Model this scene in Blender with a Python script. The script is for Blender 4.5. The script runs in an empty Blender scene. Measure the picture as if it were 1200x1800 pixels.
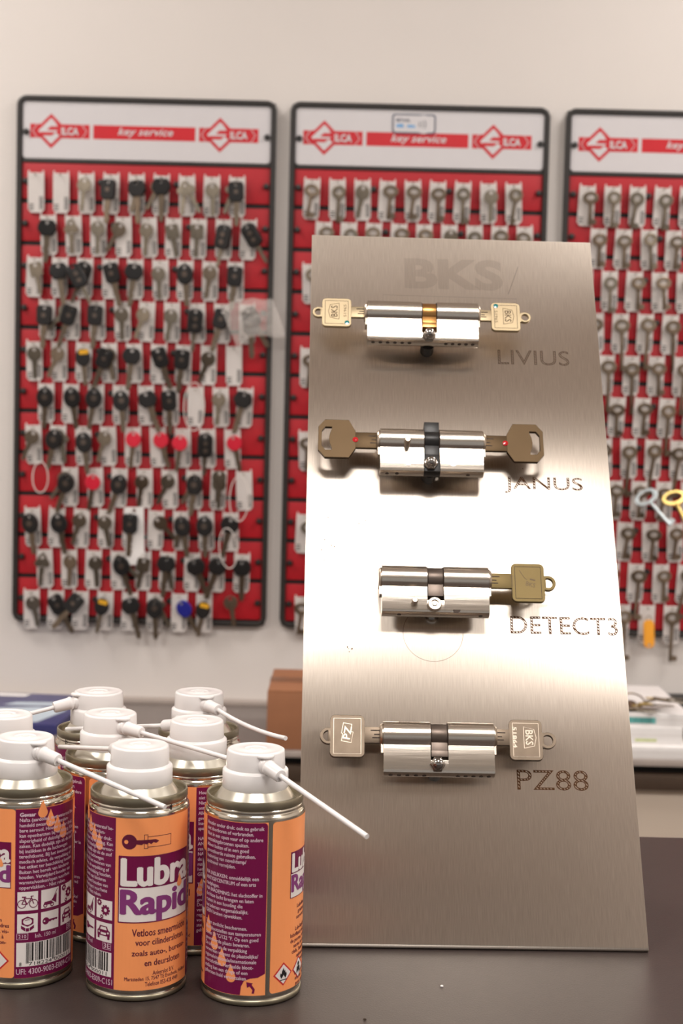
import bpy, bmesh, math, random
from mathutils import Matrix, Vector, Euler
random.seed(7)
PI = math.pi
sc = bpy.context.scene
COL = sc.collection
T = 0.92                       # counter height above the floor (m); most coordinates below are mm from the counter top
def W(x, y, z): return Vector((x/1000, y/1000, T + z/1000))
def lin(r, g, b):
    f = lambda c: (c/255/12.92 if c/255 <= .04045 else ((c/255+.055)/1.055)**2.4)
    return (f(r), f(g), f(b), 1)

# ------------------------------------------------------------------ camera, world, lights, exposure
cam = bpy.data.cameras.new('camera'); camo = bpy.data.objects.new('camera', cam); COL.objects.link(camo)
sc.camera = camo
cam.sensor_fit = 'VERTICAL'; cam.sensor_height = 36; cam.sensor_width = 24
cam.lens = 2500/1800*36
pitch, roll = math.radians(3.625), math.radians(1.41)
fw = Vector((0, math.cos(pitch), -math.sin(pitch))); up0 = Vector((0, math.sin(pitch), math.cos(pitch))); ri0 = Vector((1, 0, 0))
cr, sr = math.cos(roll), math.sin(roll)
right = ri0*cr + up0*sr; upv = up0*cr - ri0*sr
camo.matrix_world = Matrix.Translation(W(0, 0, 300.74)) @ Matrix((right, upv, -fw)).transposed().to_4x4()
cam.clip_start = .02
cam.dof.use_dof = True; cam.dof.focus_distance = .80; cam.dof.aperture_fstop = cam.lens/3.5
wld = bpy.data.worlds.new('world'); sc.world = wld; wld.use_nodes = True
wld.node_tree.nodes['Background'].inputs[0].default_value = (1, .975, .955, 1)
wld.node_tree.nodes['Background'].inputs[1].default_value = .36
CEIL = 1.80                    # ceiling above the counter
LAMPS = [(.15, -.24, .6, .6, 17), (-1.3, 1.62, .6, .6, 15), (1.3, 1.62, .6, .6, 15), (-1.65, -.24, .6, .6, 23), (1.95, -.24, .6, .6, 23)]  # last two are unseen fill panels, added to brighten the can fronts
for i, (x, y, sx, sy, e) in enumerate(LAMPS):
    l = bpy.data.lights.new('panel_light', 'AREA'); l.shape = 'RECTANGLE'; l.size = sx; l.size_y = sy
    l.energy = e; l.color = (1, .98, .958)
    o = bpy.data.objects.new('panel_light', l); o.location = (x, y, T+CEIL-.014); COL.objects.link(o)
vs = sc.view_settings
sc.display_settings.display_device = 'sRGB'
vs.view_transform = 'Standard'; vs.look = 'None'; vs.gamma = 1; vs.use_curve_mapping = False
vs.exposure = 0.08

# ------------------------------------------------------------------ materials
def mat(name, rgb, rough=.5, metal=0, var=.06, scale=40, bump=0, bscale=200, spec=.5, aniso=0, trans=0, alpha=1, stretch=None, coat=0, emit=0):
    m = bpy.data.materials.new(name); m.use_nodes = True
    nt = m.node_tree; b = nt.nodes['Principled BSDF']
    c = lin(*rgb)
    tc = nt.nodes.new('ShaderNodeTexCoord'); mp = nt.nodes.new('ShaderNodeMapping')
    nt.links.new(tc.outputs['Object'], mp.inputs[0])
    if stretch: mp.inputs['Scale'].default_value = stretch
    n = nt.nodes.new('ShaderNodeTexNoise'); n.inputs['Scale'].default_value = scale; n.inputs['Detail'].default_value = 3
    nt.links.new(mp.outputs[0], n.inputs['Vector'])
    r = nt.nodes.new('ShaderNodeValToRGB')
    r.color_ramp.elements[0].position = .3; r.color_ramp.elements[1].position = .7
    r.color_ramp.elements[0].color = tuple(x*(1-var) for x in c[:3])+(1,)
    r.color_ramp.elements[1].color = tuple(min(1, x*(1+var)) for x in c[:3])+(1,)
    nt.links.new(n.outputs['Fac'], r.inputs[0]); nt.links.new(r.outputs[0], b.inputs['Base Color'])
    b.inputs['Roughness'].default_value = rough; b.inputs['Metallic'].default_value = metal
    b.inputs['Specular IOR Level'].default_value = spec
    b.inputs['Transmission Weight'].default_value = trans; b.inputs['Alpha'].default_value = alpha
    b.inputs['Coat Weight'].default_value = coat
    if aniso:
        b.inputs['Anisotropic'].default_value = aniso
    if bump:
        n2 = nt.nodes.new('ShaderNodeTexNoise'); n2.inputs['Scale'].default_value = bscale; n2.inputs['Detail'].default_value = 4
        nt.links.new(mp.outputs[0], n2.inputs['Vector'])
        bp = nt.nodes.new('ShaderNodeBump'); bp.inputs['Strength'].default_value = bump; bp.inputs['Distance'].default_value = .001
        nt.links.new(n2.outputs['Fac'], bp.inputs['Height']); nt.links.new(bp.outputs[0], b.inputs['Normal'])
    return m
def emat(name, rgb, s):
    m = bpy.data.materials.new(name); m.use_nodes = True; nt = m.node_tree
    b = nt.nodes['Principled BSDF']; b.inputs['Emission Color'].default_value = lin(*rgb); b.inputs['Emission Strength'].default_value = s
    return m
MT = {}
MT['wall'] = mat('wall_paint', (222, 215, 210), .8, var=.02, scale=3, bump=.05, bscale=300)
MT['floor'] = mat('floor_vinyl', (150, 140, 130), .5, var=.08, scale=6)
MT['ceiling'] = mat('ceiling_paint', (232, 225, 218), .9, var=.02, scale=4)
MT['counter'] = mat('counter_laminate', (60, 51, 48), .45, var=.06, scale=120, bump=.12, bscale=900, spec=.3)
MT['counter_edge'] = mat('counter_edge', (62, 55, 51), .5, var=.05)
MT['black'] = mat('black_plastic', (38, 35, 33), .38, var=.1)
MT['frame'] = mat('frame_rubber', (38, 33, 30), .45, var=.08)
MT['header'] = mat('header_white', (210, 206, 208), .35, var=.01)
MT['red'] = mat('red_panel', (176, 10, 28), .5, var=.05, scale=12)
MT['redprint'] = mat('red_print', (200, 18, 34), .4, var=.02)
MT['groove'] = mat('groove_black', (24, 22, 22), .6, var=.1)
MT['card'] = mat('card_white', (214, 207, 203), .4, var=.02)
MT['barcode'] = mat('barcode_grey', (74, 70, 70), .6, var=.3, scale=600, stretch=(1, .05, 1))
MT['nickel'] = mat('nickel_key', (150, 140, 125), .36, 1, var=.14, scale=60)
MT['nickel2'] = mat('worn_nickel_key', (146, 131, 114), .36, 1, var=.14, scale=60)
MT['brass'] = mat('brass_key', (205, 178, 110), .3, 1, var=.08, scale=60)
MT['steelblue'] = mat('zinc_key', (196, 206, 210), .4, 1, var=.08, scale=60)
MT['khead'] = mat('black_key_head', (26, 24, 24), .42, var=.15, scale=50)
MT['kred'] = mat('red_key_head', (214, 40, 62), .35, var=.04)
MT['kblue'] = mat('blue_key_head', (34, 38, 140), .35, var=.05)
MT['kyellow'] = mat('yellow_insert', (226, 170, 40), .4, var=.04)
MT['orange_tag'] = mat('orange_tag', (240, 164, 50), .4, var=.03)
MT['paper'] = mat('paper_white', (232, 228, 226), .7, var=.02)
MT['string'] = mat('white_string', (222, 214, 208), .7, var=.03)
MT['bag'] = mat('clear_bag', (235, 228, 222), .25, var=.02, alpha=.22)
MT['steel'] = mat('bolt_steel', (168, 163, 158), .14, 1, var=.04)
MT['cyl'] = mat('satin_nickel', (214, 204, 192), .24, 1, var=.05, scale=30, stretch=(.04, 1, 1), bump=.10, bscale=500)
MT['cylflat'] = mat('satin_nickel_flat', (226, 218, 206), .30, 1, var=.06, scale=60, stretch=(.03, 1, 1), bump=.10, bscale=500)
MT['plug'] = mat('plug_nickel', (186, 172, 156), .3, 1, var=.06)
MT['cam_brass'] = mat('cam_bronze', (190, 140, 84), .3, 1, var=.1)
MT['cam_dark'] = mat('cam_sintered', (112, 100, 92), .4, .9, var=.12)
MT['cam_black'] = mat('cam_black', (34, 32, 31), .35, .3, var=.15)
MT['keyA'] = mat('key_champagne', (170, 153, 124), .45, 1, var=.05)
MT['keyB'] = mat('key_bronze', (80, 65, 48), .45, 1, var=.05)
MT['keyC'] = mat('key_olive_brass', (112, 97, 66), .5, 1, var=.05)
MT['keyD'] = mat('key_grey_nickel', (112, 99, 86), .42, 1, var=.1, scale=90)
MT['stamp'] = mat('stamp_relief', (92, 78, 62), .5, .8, var=.08)
MT['slot'] = mat('dark_slot', (58, 44, 34), .6, .3, var=.1)
MT['gem_red'] = mat('red_dot', (190, 18, 30), .15, 0, var=.1, coat=1)
MT['gem_teal'] = mat('teal_dot', (16, 120, 122), .15, 0, var=.1, coat=1)
MT['engrave'] = mat('engraving', (84, 56, 36), .8, 0, spec=.05, var=.12, scale=400)
MT['engrave_dim'] = mat('engraving_faint', (96, 74, 58), .8, 0, spec=.05, var=.05, scale=400, alpha=.36)
MT['logo_faint'] = mat('logo_faint', (112, 96, 82), .7, 0, spec=.05, var=.05, scale=400, alpha=.13)
MT['tin'] = mat('tin_plate', (205, 198, 184), .15, 1, var=.05, bump=.03, bscale=60)
MT['tinmatte'] = mat('lacquered_tin', (150, 142, 122), .36, .9, var=.04)
MT['tindome'] = mat('satin_tin', (206, 200, 186), .3, .95, var=.03)
MT['cap'] = mat('cap_white_plastic', (230, 225, 223), .26, var=.01, coat=.15)
MT['orange'] = mat('label_orange', (252, 158, 98), .34, var=.02)
MT['purple'] = mat('label_purple', (112, 8, 66), .34, var=.03)
MT['lwhite'] = mat('label_white', (232, 224, 220), .38, var=.01)
MT['ltext'] = mat('label_text_pale', (226, 200, 212), .4, var=.01)
MT['lmauve'] = mat('label_mauve', (132, 56, 118), .36, var=.02)
MT['lbrown'] = mat('label_text_brown', (96, 20, 52), .4, var=.02)
MT['lblack'] = mat('label_black', (26, 22, 22), .45, var=.02)
MT['lred'] = mat('label_red', (206, 40, 44), .4, var=.02)
MT['gold'] = mat('label_gold', (166, 140, 104), .35, .7, var=.03)
MT['cardboard'] = mat('cardboard', (156, 104, 72), .8, var=.06, scale=25, bump=.1, bscale=150)
MT['tape'] = mat('packing_tape', (128, 84, 56), .35, var=.05)
MT['desk'] = mat('desk_grey', (128, 118, 113), .5, var=.04, scale=60)
MT['desk_edge'] = mat('desk_edge', (170, 158, 150), .5, var=.03)
MT['desk_dark'] = mat('desk_rail', (70, 54, 42), .5, var=.08)
MT['cabinet'] = mat('cabinet_beige', (206, 190, 174), .6, var=.02, scale=5)
MT['bluebox'] = mat('blue_print', (58, 58, 110), .4, var=.1, scale=15)
MT['bluepale'] = mat('pale_blue_print', (190, 204, 216), .4, var=.05, scale=15)
MT['teal'] = mat('teal_print', (92, 160, 156), .5, var=.5, scale=60, stretch=(1, .05, .05))
MT['yprint'] = mat('yellow_green_print', (206, 214, 150), .5, var=.2, scale=60)
MT['greyplastic'] = mat('grey_plastic', (150, 138, 132), .5, var=.05)
MT['stick_blue'] = mat('sticker_blue', (90, 160, 215), .4, var=.02)
MT['stick_dark'] = mat('sticker_navy', (58, 66, 92), .4, var=.03)
MT['lampglow'] = emat('lamp_diffuser', (255, 243, 230), 6)

# brushed stainless for the display plate: grain along local Y, smudges in the roughness
def brushed():
    m = bpy.data.materials.new('brushed_stainless'); m.use_nodes = True; nt = m.node_tree; b = nt.nodes['Principled BSDF']
    N = nt.nodes.new; L = nt.links.new
    tc = N('ShaderNodeTexCoord'); mp = N('ShaderNodeMapping'); mp.inputs['Scale'].default_value = (1, .03, 1)
    L(tc.outputs['Object'], mp.inputs[0])
    g = N('ShaderNodeTexNoise'); g.inputs['Scale'].default_value = 2600; g.inputs['Detail'].default_value = 2; L(mp.outputs[0], g.inputs['Vector'])
    s = N('ShaderNodeTexNoise'); s.inputs['Scale'].default_value = 14; s.inputs['Detail'].default_value = 5; L(tc.outputs['Object'], s.inputs['Vector'])
    r = N('ShaderNodeValToRGB'); r.color_ramp.elements[0].position = .25; r.color_ramp.elements[1].position = .75
    r.color_ramp.elements[0].color = lin(196, 184, 172); r.color_ramp.elements[1].color = lin(214, 203, 191)
    L(g.outputs['Fac'], r.inputs[0]); L(r.outputs[0], b.inputs['Base Color'])
    mr = N('ShaderNodeMapRange'); mr.inputs['From Min'].default_value = 0; mr.inputs['From Max'].default_value = 1
    mr.inputs['To Min'].default_value = .285; mr.inputs['To Max'].default_value = .315
    L(s.outputs['Fac'], mr.inputs['Value']); L(mr.outputs[0], b.inputs['Roughness'])
    b.inputs['Metallic'].default_value = 1; b.inputs['Anisotropic'].default_value = .96
    tg = N('ShaderNodeTangent'); tg.direction_type = 'UV_MAP'; tg.uv_map = 'UVMap'; L(tg.outputs[0], b.inputs['Tangent'])
    bp = N('ShaderNodeBump'); bp.inputs['Strength'].default_value = .06; bp.inputs['Distance'].default_value = .0002
    L(g.outputs['Fac'], bp.inputs['Height']); L(bp.outputs[0], b.inputs['Normal'])
    return m
MT['plate'] = brushed()

# ------------------------------------------------------------------ mesh helpers (all in mm)
S = Matrix.Scale(.001, 4)
class MB:
    def __init__(s): s.v = []; s.f = []
    def add(s, vs, fs):
        o = len(s.v); s.v += [tuple(p) for p in vs]; s.f += [tuple(i+o for i in f) for f in fs]; return s
    def box(s, x0, x1, y0, y1, z0, z1):
        return s.add([(x0,y0,z0),(x1,y0,z0),(x1,y1,z0),(x0,y1,z0),(x0,y0,z1),(x1,y0,z1),(x1,y1,z1),(x0,y1,z1)],
                     [(3,2,1,0),(4,5,6,7),(0,1,5,4),(1,2,6,5),(2,3,7,6),(3,0,4,7)])
    def lathe(s, prof, seg=48, M=None, caps=True):
        M = M or Matrix(); vs = []; fs = []
        for r, z in prof:
            for k in range(seg):
                a = 2*PI*k/seg; vs.append(M @ Vector((r*math.cos(a), r*math.sin(a), z)))
        for i in range(len(prof)-1):
            for k in range(seg):
                k2 = (k+1) % seg; fs.append((i*seg+k, i*seg+k2, (i+1)*seg+k2, (i+1)*seg+k))
        if caps:
            if prof[0][0] > 1e-6: fs.append(tuple(range(seg-1, -1, -1)))
            if prof[-1][0] > 1e-6: fs.append(tuple((len(prof)-1)*seg+k for k in range(seg)))
        return s.add(vs, fs)
    def cyl(s, p, d, r, h, seg=20, r2=None):
        q = Vector(d).normalized().to_track_quat('Z', 'Y').to_matrix().to_4x4()
        return s.lathe([(r, 0), (r if r2 is None else r2, h)], seg, Matrix.Translation(p) @ q)
    def prof(s, p, d, prof, seg=20):
        q = Vector(d).normalized().to_track_quat('Z', 'Y').to_matrix().to_4x4()
        return s.lathe(prof, seg, Matrix.Translation(p) @ q)
    def tube(s, pts, r, seg=10, closed=False):
        pts = [Vector(p) for p in pts]; n = len(pts); rings = []; prev = None
        rr = r if isinstance(r, (list, tuple)) else [r]*n
        for i, p in enumerate(pts):
            a = pts[(i-1) % n] if (closed or i > 0) else p; b = pts[(i+1) % n] if (closed or i < n-1) else p
            t = (b-a).normalized()
            if prev is None: u = t.orthogonal().normalized()
            else: u = (prev - t*prev.dot(t)).normalized()
            prev = u; w = t.cross(u)
            rings.append([p + (u*math.cos(2*PI*k/seg) + w*math.sin(2*PI*k/seg))*rr[i] for k in range(seg)])
        vs = [q for ring in rings for q in ring]; fs = []
        for i in range(n if closed else n-1):
            j = (i+1) % n
            for k in range(seg):
                k2 = (k+1) % seg; fs.append((i*seg+k, i*seg+k2, j*seg+k2, j*seg+k))
        if not closed: fs += [tuple(range(seg-1, -1, -1)), tuple((n-1)*seg+k for k in range(seg))]
        return s.add(vs, fs)
    def prismx(s, poly, x0, x1):             # polygon in (y,z) extruded along x
        n = len(poly); vs = [(x0, y, z) for y, z in poly]+[(x1, y, z) for y, z in poly]
        return s.add(vs, [(i, (i+1) % n, n+(i+1) % n, n+i) for i in range(n)]+[tuple(range(n-1, -1, -1)), tuple(range(n, 2*n))])
    def mesh(s, smooth=True, ang=35, bev=0, seg=2):
        me = bpy.data.meshes.new('m'); me.from_pydata(s.v, [], s.f)
        bm = bmesh.new(); bm.from_mesh(me); bmesh.ops.recalc_face_normals(bm, faces=bm.faces)
        if bev:
            es = [e for e in bm.edges if e.is_manifold and e.calc_face_angle(0) > .6]
            bmesh.ops.bevel(bm, geom=es, offset=bev, segments=seg, affect='EDGES', profile=.6)
        bm.to_mesh(me); bm.free()
        fin(me, smooth, ang); return me
def fin(me, smooth=True, ang=35):
    if smooth and len(me.polygons):
        me.shade_smooth(); me.set_sharp_from_angle(angle=math.radians(ang))
    else: me.shade_flat()
def obj(name, me, m, parent=None, loc=None, rot=None, M=None):   # me in mm
    if not me.get('mm'): me.transform(S); me['mm'] = 1
    if m is not None and not me.materials: me.materials.append(MT[m] if isinstance(m, str) else m)
    me.name = name
    o = bpy.data.objects.new(name, me); COL.objects.link(o)
    if parent: o.parent = parent
    if M is not None: o.matrix_local = M
    else:
        if loc is not None: o.location = loc
        if rot is not None: o.rotation_euler = rot
    return o
def mm(x, y, z): return Vector((x/1000, y/1000, z/1000))
def tag(o, label, cat, group=None, kind=None):
    o['label'] = label; o['category'] = cat
    if group: o['group'] = group
    if kind: o['kind'] = kind
    return o
def empty(name, M, label=None, cat=None, group=None):
    o = bpy.data.objects.new(name, None); o.empty_display_size = .01; COL.objects.link(o); o.matrix_world = M
    if label: tag(o, label, cat, group)
    return o
def struct(o): o['kind'] = 'structure'; return o
def shape(loops, t=0, bev=0, ang=20):            # filled 2D outline(s), optional thickness (centred on z=0)
    cu = bpy.data.curves.new('c', 'CURVE'); cu.dimensions = '2D'; cu.fill_mode = 'BOTH'
    cu.extrude = max(0, t/2-bev); cu.bevel_depth = bev; cu.bevel_resolution = 1; cu.offset = -bev
    if not t: cu.fill_mode = 'FRONT'
    for li, lp in enumerate(loops):
        ar = sum(a[0]*b[1]-b[0]*a[1] for a, b in zip(lp, lp[1:]+lp[:1]))
        if (ar > 0) == (li > 0): lp = lp[::-1]
        sp = cu.splines.new('POLY'); sp.points.add(len(lp)-1); sp.use_cyclic_u = True
        for q, p in zip(sp.points, lp): q.co = (p[0], p[1], 0, 1)
    o = bpy.data.objects.new('c', cu); me = bpy.data.meshes.new_from_object(o)
    bpy.data.objects.remove(o); bpy.data.curves.remove(cu)
    bm = bmesh.new(); bm.from_mesh(me); bmesh.ops.remove_doubles(bm, verts=bm.verts, dist=1e-4); bm.to_mesh(me); bm.free()
    fin(me, bool(t), ang); return me
def rrect(x0, x1, y0, y1, r, n=5):
    out = []
    for cx, cy, a in ((x1-r, y1-r, 0), (x0+r, y1-r, 90), (x0+r, y0+r, 180), (x1-r, y0+r, 270)):
        for k in range(n+1):
            t = math.radians(a+90*k/n); out.append((cx+r*math.cos(t), cy+r*math.sin(t)))
    return out
def circ(cx, cy, r, n=24, ry=None):
    return [(cx+r*math.cos(2*PI*k/n), cy+(ry or r)*math.sin(2*PI*k/n)) for k in range(n)]
def textm(body, size, align='CENTER', bold=0, shear=0, pitch=None, outline=0, width=None, res=2, extrude=0):
    cu = bpy.data.curves.new('t', 'FONT'); cu.body = body; cu.size = size; cu.align_x = align; cu.offset = bold
    cu.shear = shear; cu.resolution_u = res; cu.extrude = extrude
    if pitch: cu.space_line = pitch/size
    if outline: cu.fill_mode = 'NONE'; cu.bevel_depth = outline; cu.bevel_resolution = 0
    o = bpy.data.objects.new('t', cu); me = bpy.data.meshes.new_from_object(o)
    bpy.data.objects.remove(o); bpy.data.curves.remove(cu)
    bm = bmesh.new(); bm.from_mesh(me); bmesh.ops.remove_doubles(bm, verts=bm.verts, dist=1e-4); bm.to_mesh(me); bm.free()
    if width and len(me.vertices):
        xs = [v.co.x for v in me.vertices]; k = width/(max(xs)-min(xs))
        me.transform(Matrix.Diagonal((k, 1, 1, 1)))
    me.shade_flat(); return me
def heavy(me, b):                              # embolden flat lettering by overprinting shifted copies
    return join(*[shift(me.copy(), dx*b, dy*b, i*.007) for i, (dx, dy) in enumerate(((-1, 0), (1, 0), (0, .6), (0, -.6), (0, 0)))])
def bbox(me):
    xs = [v.co.x for v in me.vertices]; ys = [v.co.y for v in me.vertices]; return min(xs), max(xs), min(ys), max(ys)
def place(me, x0=None, x1=None, y0=None, y1=None):   # stretch a flat mesh into a box given by its edges
    a, b, c, d = bbox(me)
    kx = (x1-x0)/(b-a) if x1 is not None else 1; ky = (y1-y0)/(d-c) if y1 is not None else 1
    if x1 is not None and y1 is None: ky = kx
    if y1 is not None and x1 is None: kx = ky
    me.transform(Matrix.Translation((x0, y0, 0)) @ Matrix.Diagonal((kx, ky, 1, 1)) @ Matrix.Translation((-a, -c, 0))); return me
def shift(me, x, y, z=0): me.transform(Matrix.Translation((x, y, z))); return me
def join(*ms):
    bm = bmesh.new()
    for m in ms: bm.from_mesh(m)
    me = bpy.data.meshes.new('j'); bm.to_mesh(me); bm.free(); return me
def stroke(pts, w):                                # flat ribbon along a polyline
    mb = MB(); pts = [Vector((p[0], p[1], 0)) for p in pts]
    for a, b in zip(pts, pts[1:]):
        d = (b-a).normalized(); n = Vector((-d.y, d.x, 0))*w/2; e = d*w*.3
        mb.add([a-n-e, b-n+e, b+n+e, a+n-e], [(0, 1, 2, 3)])
    return mb.mesh(False)
def ringm(cx, cy, r, w, n=20): return shape([circ(cx, cy, r+w/2, n), circ(cx, cy, r-w/2, n)])
def polym(p): return shape([p])
def wrap(me, R, dz=0, step=2.0):                   # bend flat print (x along the girth, y up) round a vertical cylinder
    bm = bmesh.new(); bm.from_mesh(me)
    xs = [v.co.x for v in bm.verts]
    k = math.floor(min(xs)/step)+1
    while k*step < max(xs):
        bmesh.ops.bisect_plane(bm, geom=bm.verts[:]+bm.edges[:]+bm.faces[:], plane_co=(k*step, 0, 0), plane_no=(1, 0, 0)); k += 1
    for v in bm.verts:
        a = v.co.x/26.5; r = R+v.co.z+dz; v.co = (r*math.sin(a), -r*math.cos(a), v.co.y)
    out = bpy.data.meshes.new('w'); bm.to_mesh(out); bm.free(); out.shade_flat(); return out

# ------------------------------------------------------------------ the room
WALL_Y = 2412
def room():
    w = MB().box(-2600, 2600, WALL_Y, WALL_Y+100, -T*1000, CEIL*1000); o = struct(obj('wall_back', w.mesh(False), 'wall', loc=(0, 0, T)))
    o['label'] = 'plain off-white painted wall behind the key boards'
    for s, n in ((-1, 'wall_left'), (1, 'wall_right')):
        w = MB().box(min(s*2600, s*2700), max(s*2600, s*2700), -4200, WALL_Y+100, -T*1000, CEIL*1000)
        o = struct(obj(n, w.mesh(False), 'wall', loc=(0, 0, T))); o['label'] = 'plain painted side wall of the shop'
    o = struct(obj('floor', MB().box(-2700, 2700, -4200, WALL_Y+100, -T*1000-60, -T*1000).mesh(False), 'floor', loc=(0, 0, T))); o['label'] = 'grey floor of the shop'
    o = struct(obj('ceiling', MB().box(-2700, 2700, -4200, WALL_Y+100, CEIL*1000, CEIL*1000+60).mesh(False), 'ceiling', loc=(0, 0, T))); o['label'] = 'white ceiling of the shop'
room()
for i, (x, y, sx, sy, e) in enumerate(LAMPS):
    lab = ['ceiling light panel above the counter', 'ceiling light panel left, near the back wall', 'ceiling light panel right, near the back wall', 'added fill light panel left of the one above the counter', 'added fill light panel right of the one above the counter'][i]
    r = empty('ceiling_light', Matrix.Translation((x, y, T+CEIL)), lab, 'light', 'ceiling light panels')
    hx, hy = sx*500, sy*500
    obj('lamp_frame', shape([rrect(-hx-16, hx+16, -hy-16, hy+16, 6), rrect(-hx, hx, -hy, hy, 2)], 12), 'header', r, loc=mm(0, 0, -6.1))
    obj('diffuser', MB().box(-hx, hx, -hy, hy, -9, -1).mesh(False), 'lampglow', r)

# ------------------------------------------------------------------ counter in front
r = empty('shop_counter', Matrix.Translation((0, 0, 0)), 'dark grey-brown laminate counter top under the spray cans', 'counter')
obj('counter_top', MB().box(-1100, 1300, -350, 1036, -32, 0).mesh(bev=1.2), 'counter', r, loc=(0, 0, T))
obj('counter_panel', MB().box(-1060, 1260, 960, 990, -T*1000, -32).mesh(False), 'counter_edge', r, loc=(0, 0, T))
obj('counter_panel', MB().box(-1060, -1030, -300, 960, -T*1000, -32).mesh(False), 'counter_edge', r, loc=(0, 0, T))
obj('counter_panel', MB().box(1230, 1260, -300, 960, -T*1000, -32).mesh(False), 'counter_edge', r, loc=(0, 0, T))

# ------------------------------------------------------------------ desk along the back wall
DZ = -186
r = empty('back_desk', Matrix.Translation((0, 0, 0)), 'grey desk along the wall below the key boards', 'desk')
obj('desk_top', MB().box(-1500, 1500, 2075, WALL_Y, DZ-9, DZ).mesh(bev=1), 'desk', r, loc=(0, 0, T))
obj('front_strip', MB().box(-1500, 1500, 2071, 2075, DZ-9, DZ).mesh(bev=.6), 'desk_edge', r, loc=(0, 0, T))
obj('recess', MB().box(-1490, 1490, 2090, WALL_Y, DZ-22, DZ-9).mesh(False), 'groove', r, loc=(0, 0, T))
obj('front_rail', MB().box(-1500, 1500, 2073, WALL_Y, DZ-46, DZ-22).mesh(bev=2), 'desk_dark', r, loc=(0, 0, T))
obj('cabinet_front', MB().box(-1490, 1490, 2084, WALL_Y, -T*1000, DZ-46).mesh(False), 'cabinet', r, loc=(0, 0, T))
o = obj('wall_strip', MB().box(-470, 1500, WALL_Y-30, WALL_Y, 0, 14).mesh(bev=2), 'desk', loc=W(0, 0, DZ))
tag(o, 'low dark strip where the desk meets the wall, left of the cardboard box', 'cable duct'); o.data = MB().box(-800, 250, WALL_Y-24, WALL_Y, 0, 9).mesh(bev=2)
o.data.transform(S); o.data.materials.append(MT['desk_edge']); o.name = 'cable_duct'; o['label'] = 'low grey strip where desk meets wall, left of the cardboard box'
o = obj('black_tray', MB().box(300, 900, WALL_Y-60, WALL_Y-4, 0, 38).mesh(bev=3), 'groove', loc=W(0, 0, DZ)); tag(o, 'long black tray against the wall behind the white boxes', 'tray')

# ------------------------------------------------------------------ key boards
BW = 432; BZ0 = -51; BH = 881; RP = 69.9; CP = 41.85
BOARDS = [(-555.5, 'left', 33.8), (-101, 'middle', 39), (357.3, 'right', 39)]
RB = Matrix.Rotation(PI/2, 4, 'X')
slat_me = {}
def lmesh(key, f, cache={}):
    if key not in cache: cache[key] = f()
    return cache[key]
def header_print():
    # two diamonds with a bar between them; x from the board's left edge, y from its bottom
    cy = BH-58; h = 11.5; out = []
    def add(n, me, m, z): out.append((n, shift(me, 0, 0, z), m))
    def dia(cx, r): return [(cx-r, cy), (cx, cy-r), (cx+r, cy), (cx, cy+r)]
    for x0, x1 in ((22, 121), (127, 297), (303, 402)): add('print_bar', polym([(x0, cy-h), (x1, cy-h), (x1, cy+h), (x0, cy+h)]), 'redprint', 0)
    for cx in (57, 338):
        add('logo_diamond', shape([dia(cx, 28.5)]), 'redprint', .3)
        add('logo_letter', shape([dia(cx, 21.5)]), 'header', .6)
        add('logo_wedge', polym([(cx-1, cy+7.5), (cx+24, cy+7.5), (cx+16, cy+1.5), (cx-7, cy+1.5)]), 'redprint', .9)
        add('logo_wedge', polym([(cx-24, cy-7.5), (cx+1, cy-7.5), (cx+8, cy-2), (cx-17, cy-2)]), 'redprint', .9)
        add('logo_wedge', polym([(cx+6, cy+14), (cx+22, cy+2), (cx+22, cy-2), (cx+15, cy-9), (cx+8, cy-2), (cx+14, cy+4)]), 'redprint', .85)
        add('logo_lettering', place(textm('ILCA', 15, bold=.5), cx+17, cx+46, cy-6.5, cy+6.5), 'header', 1.0)
        for sg, x in ((1, cx+55), (-1, cx-27)): add('chevron', stroke([(x-4*sg, cy+h), (x+4*sg, cy), (x-4*sg, cy-h)], .9), 'header', .5)
    add('lettering', place(textm('key service', 18, shear=.3, bold=.25), 168, 260, cy-8, cy+8.5), 'header', .5)
    return out
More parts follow.
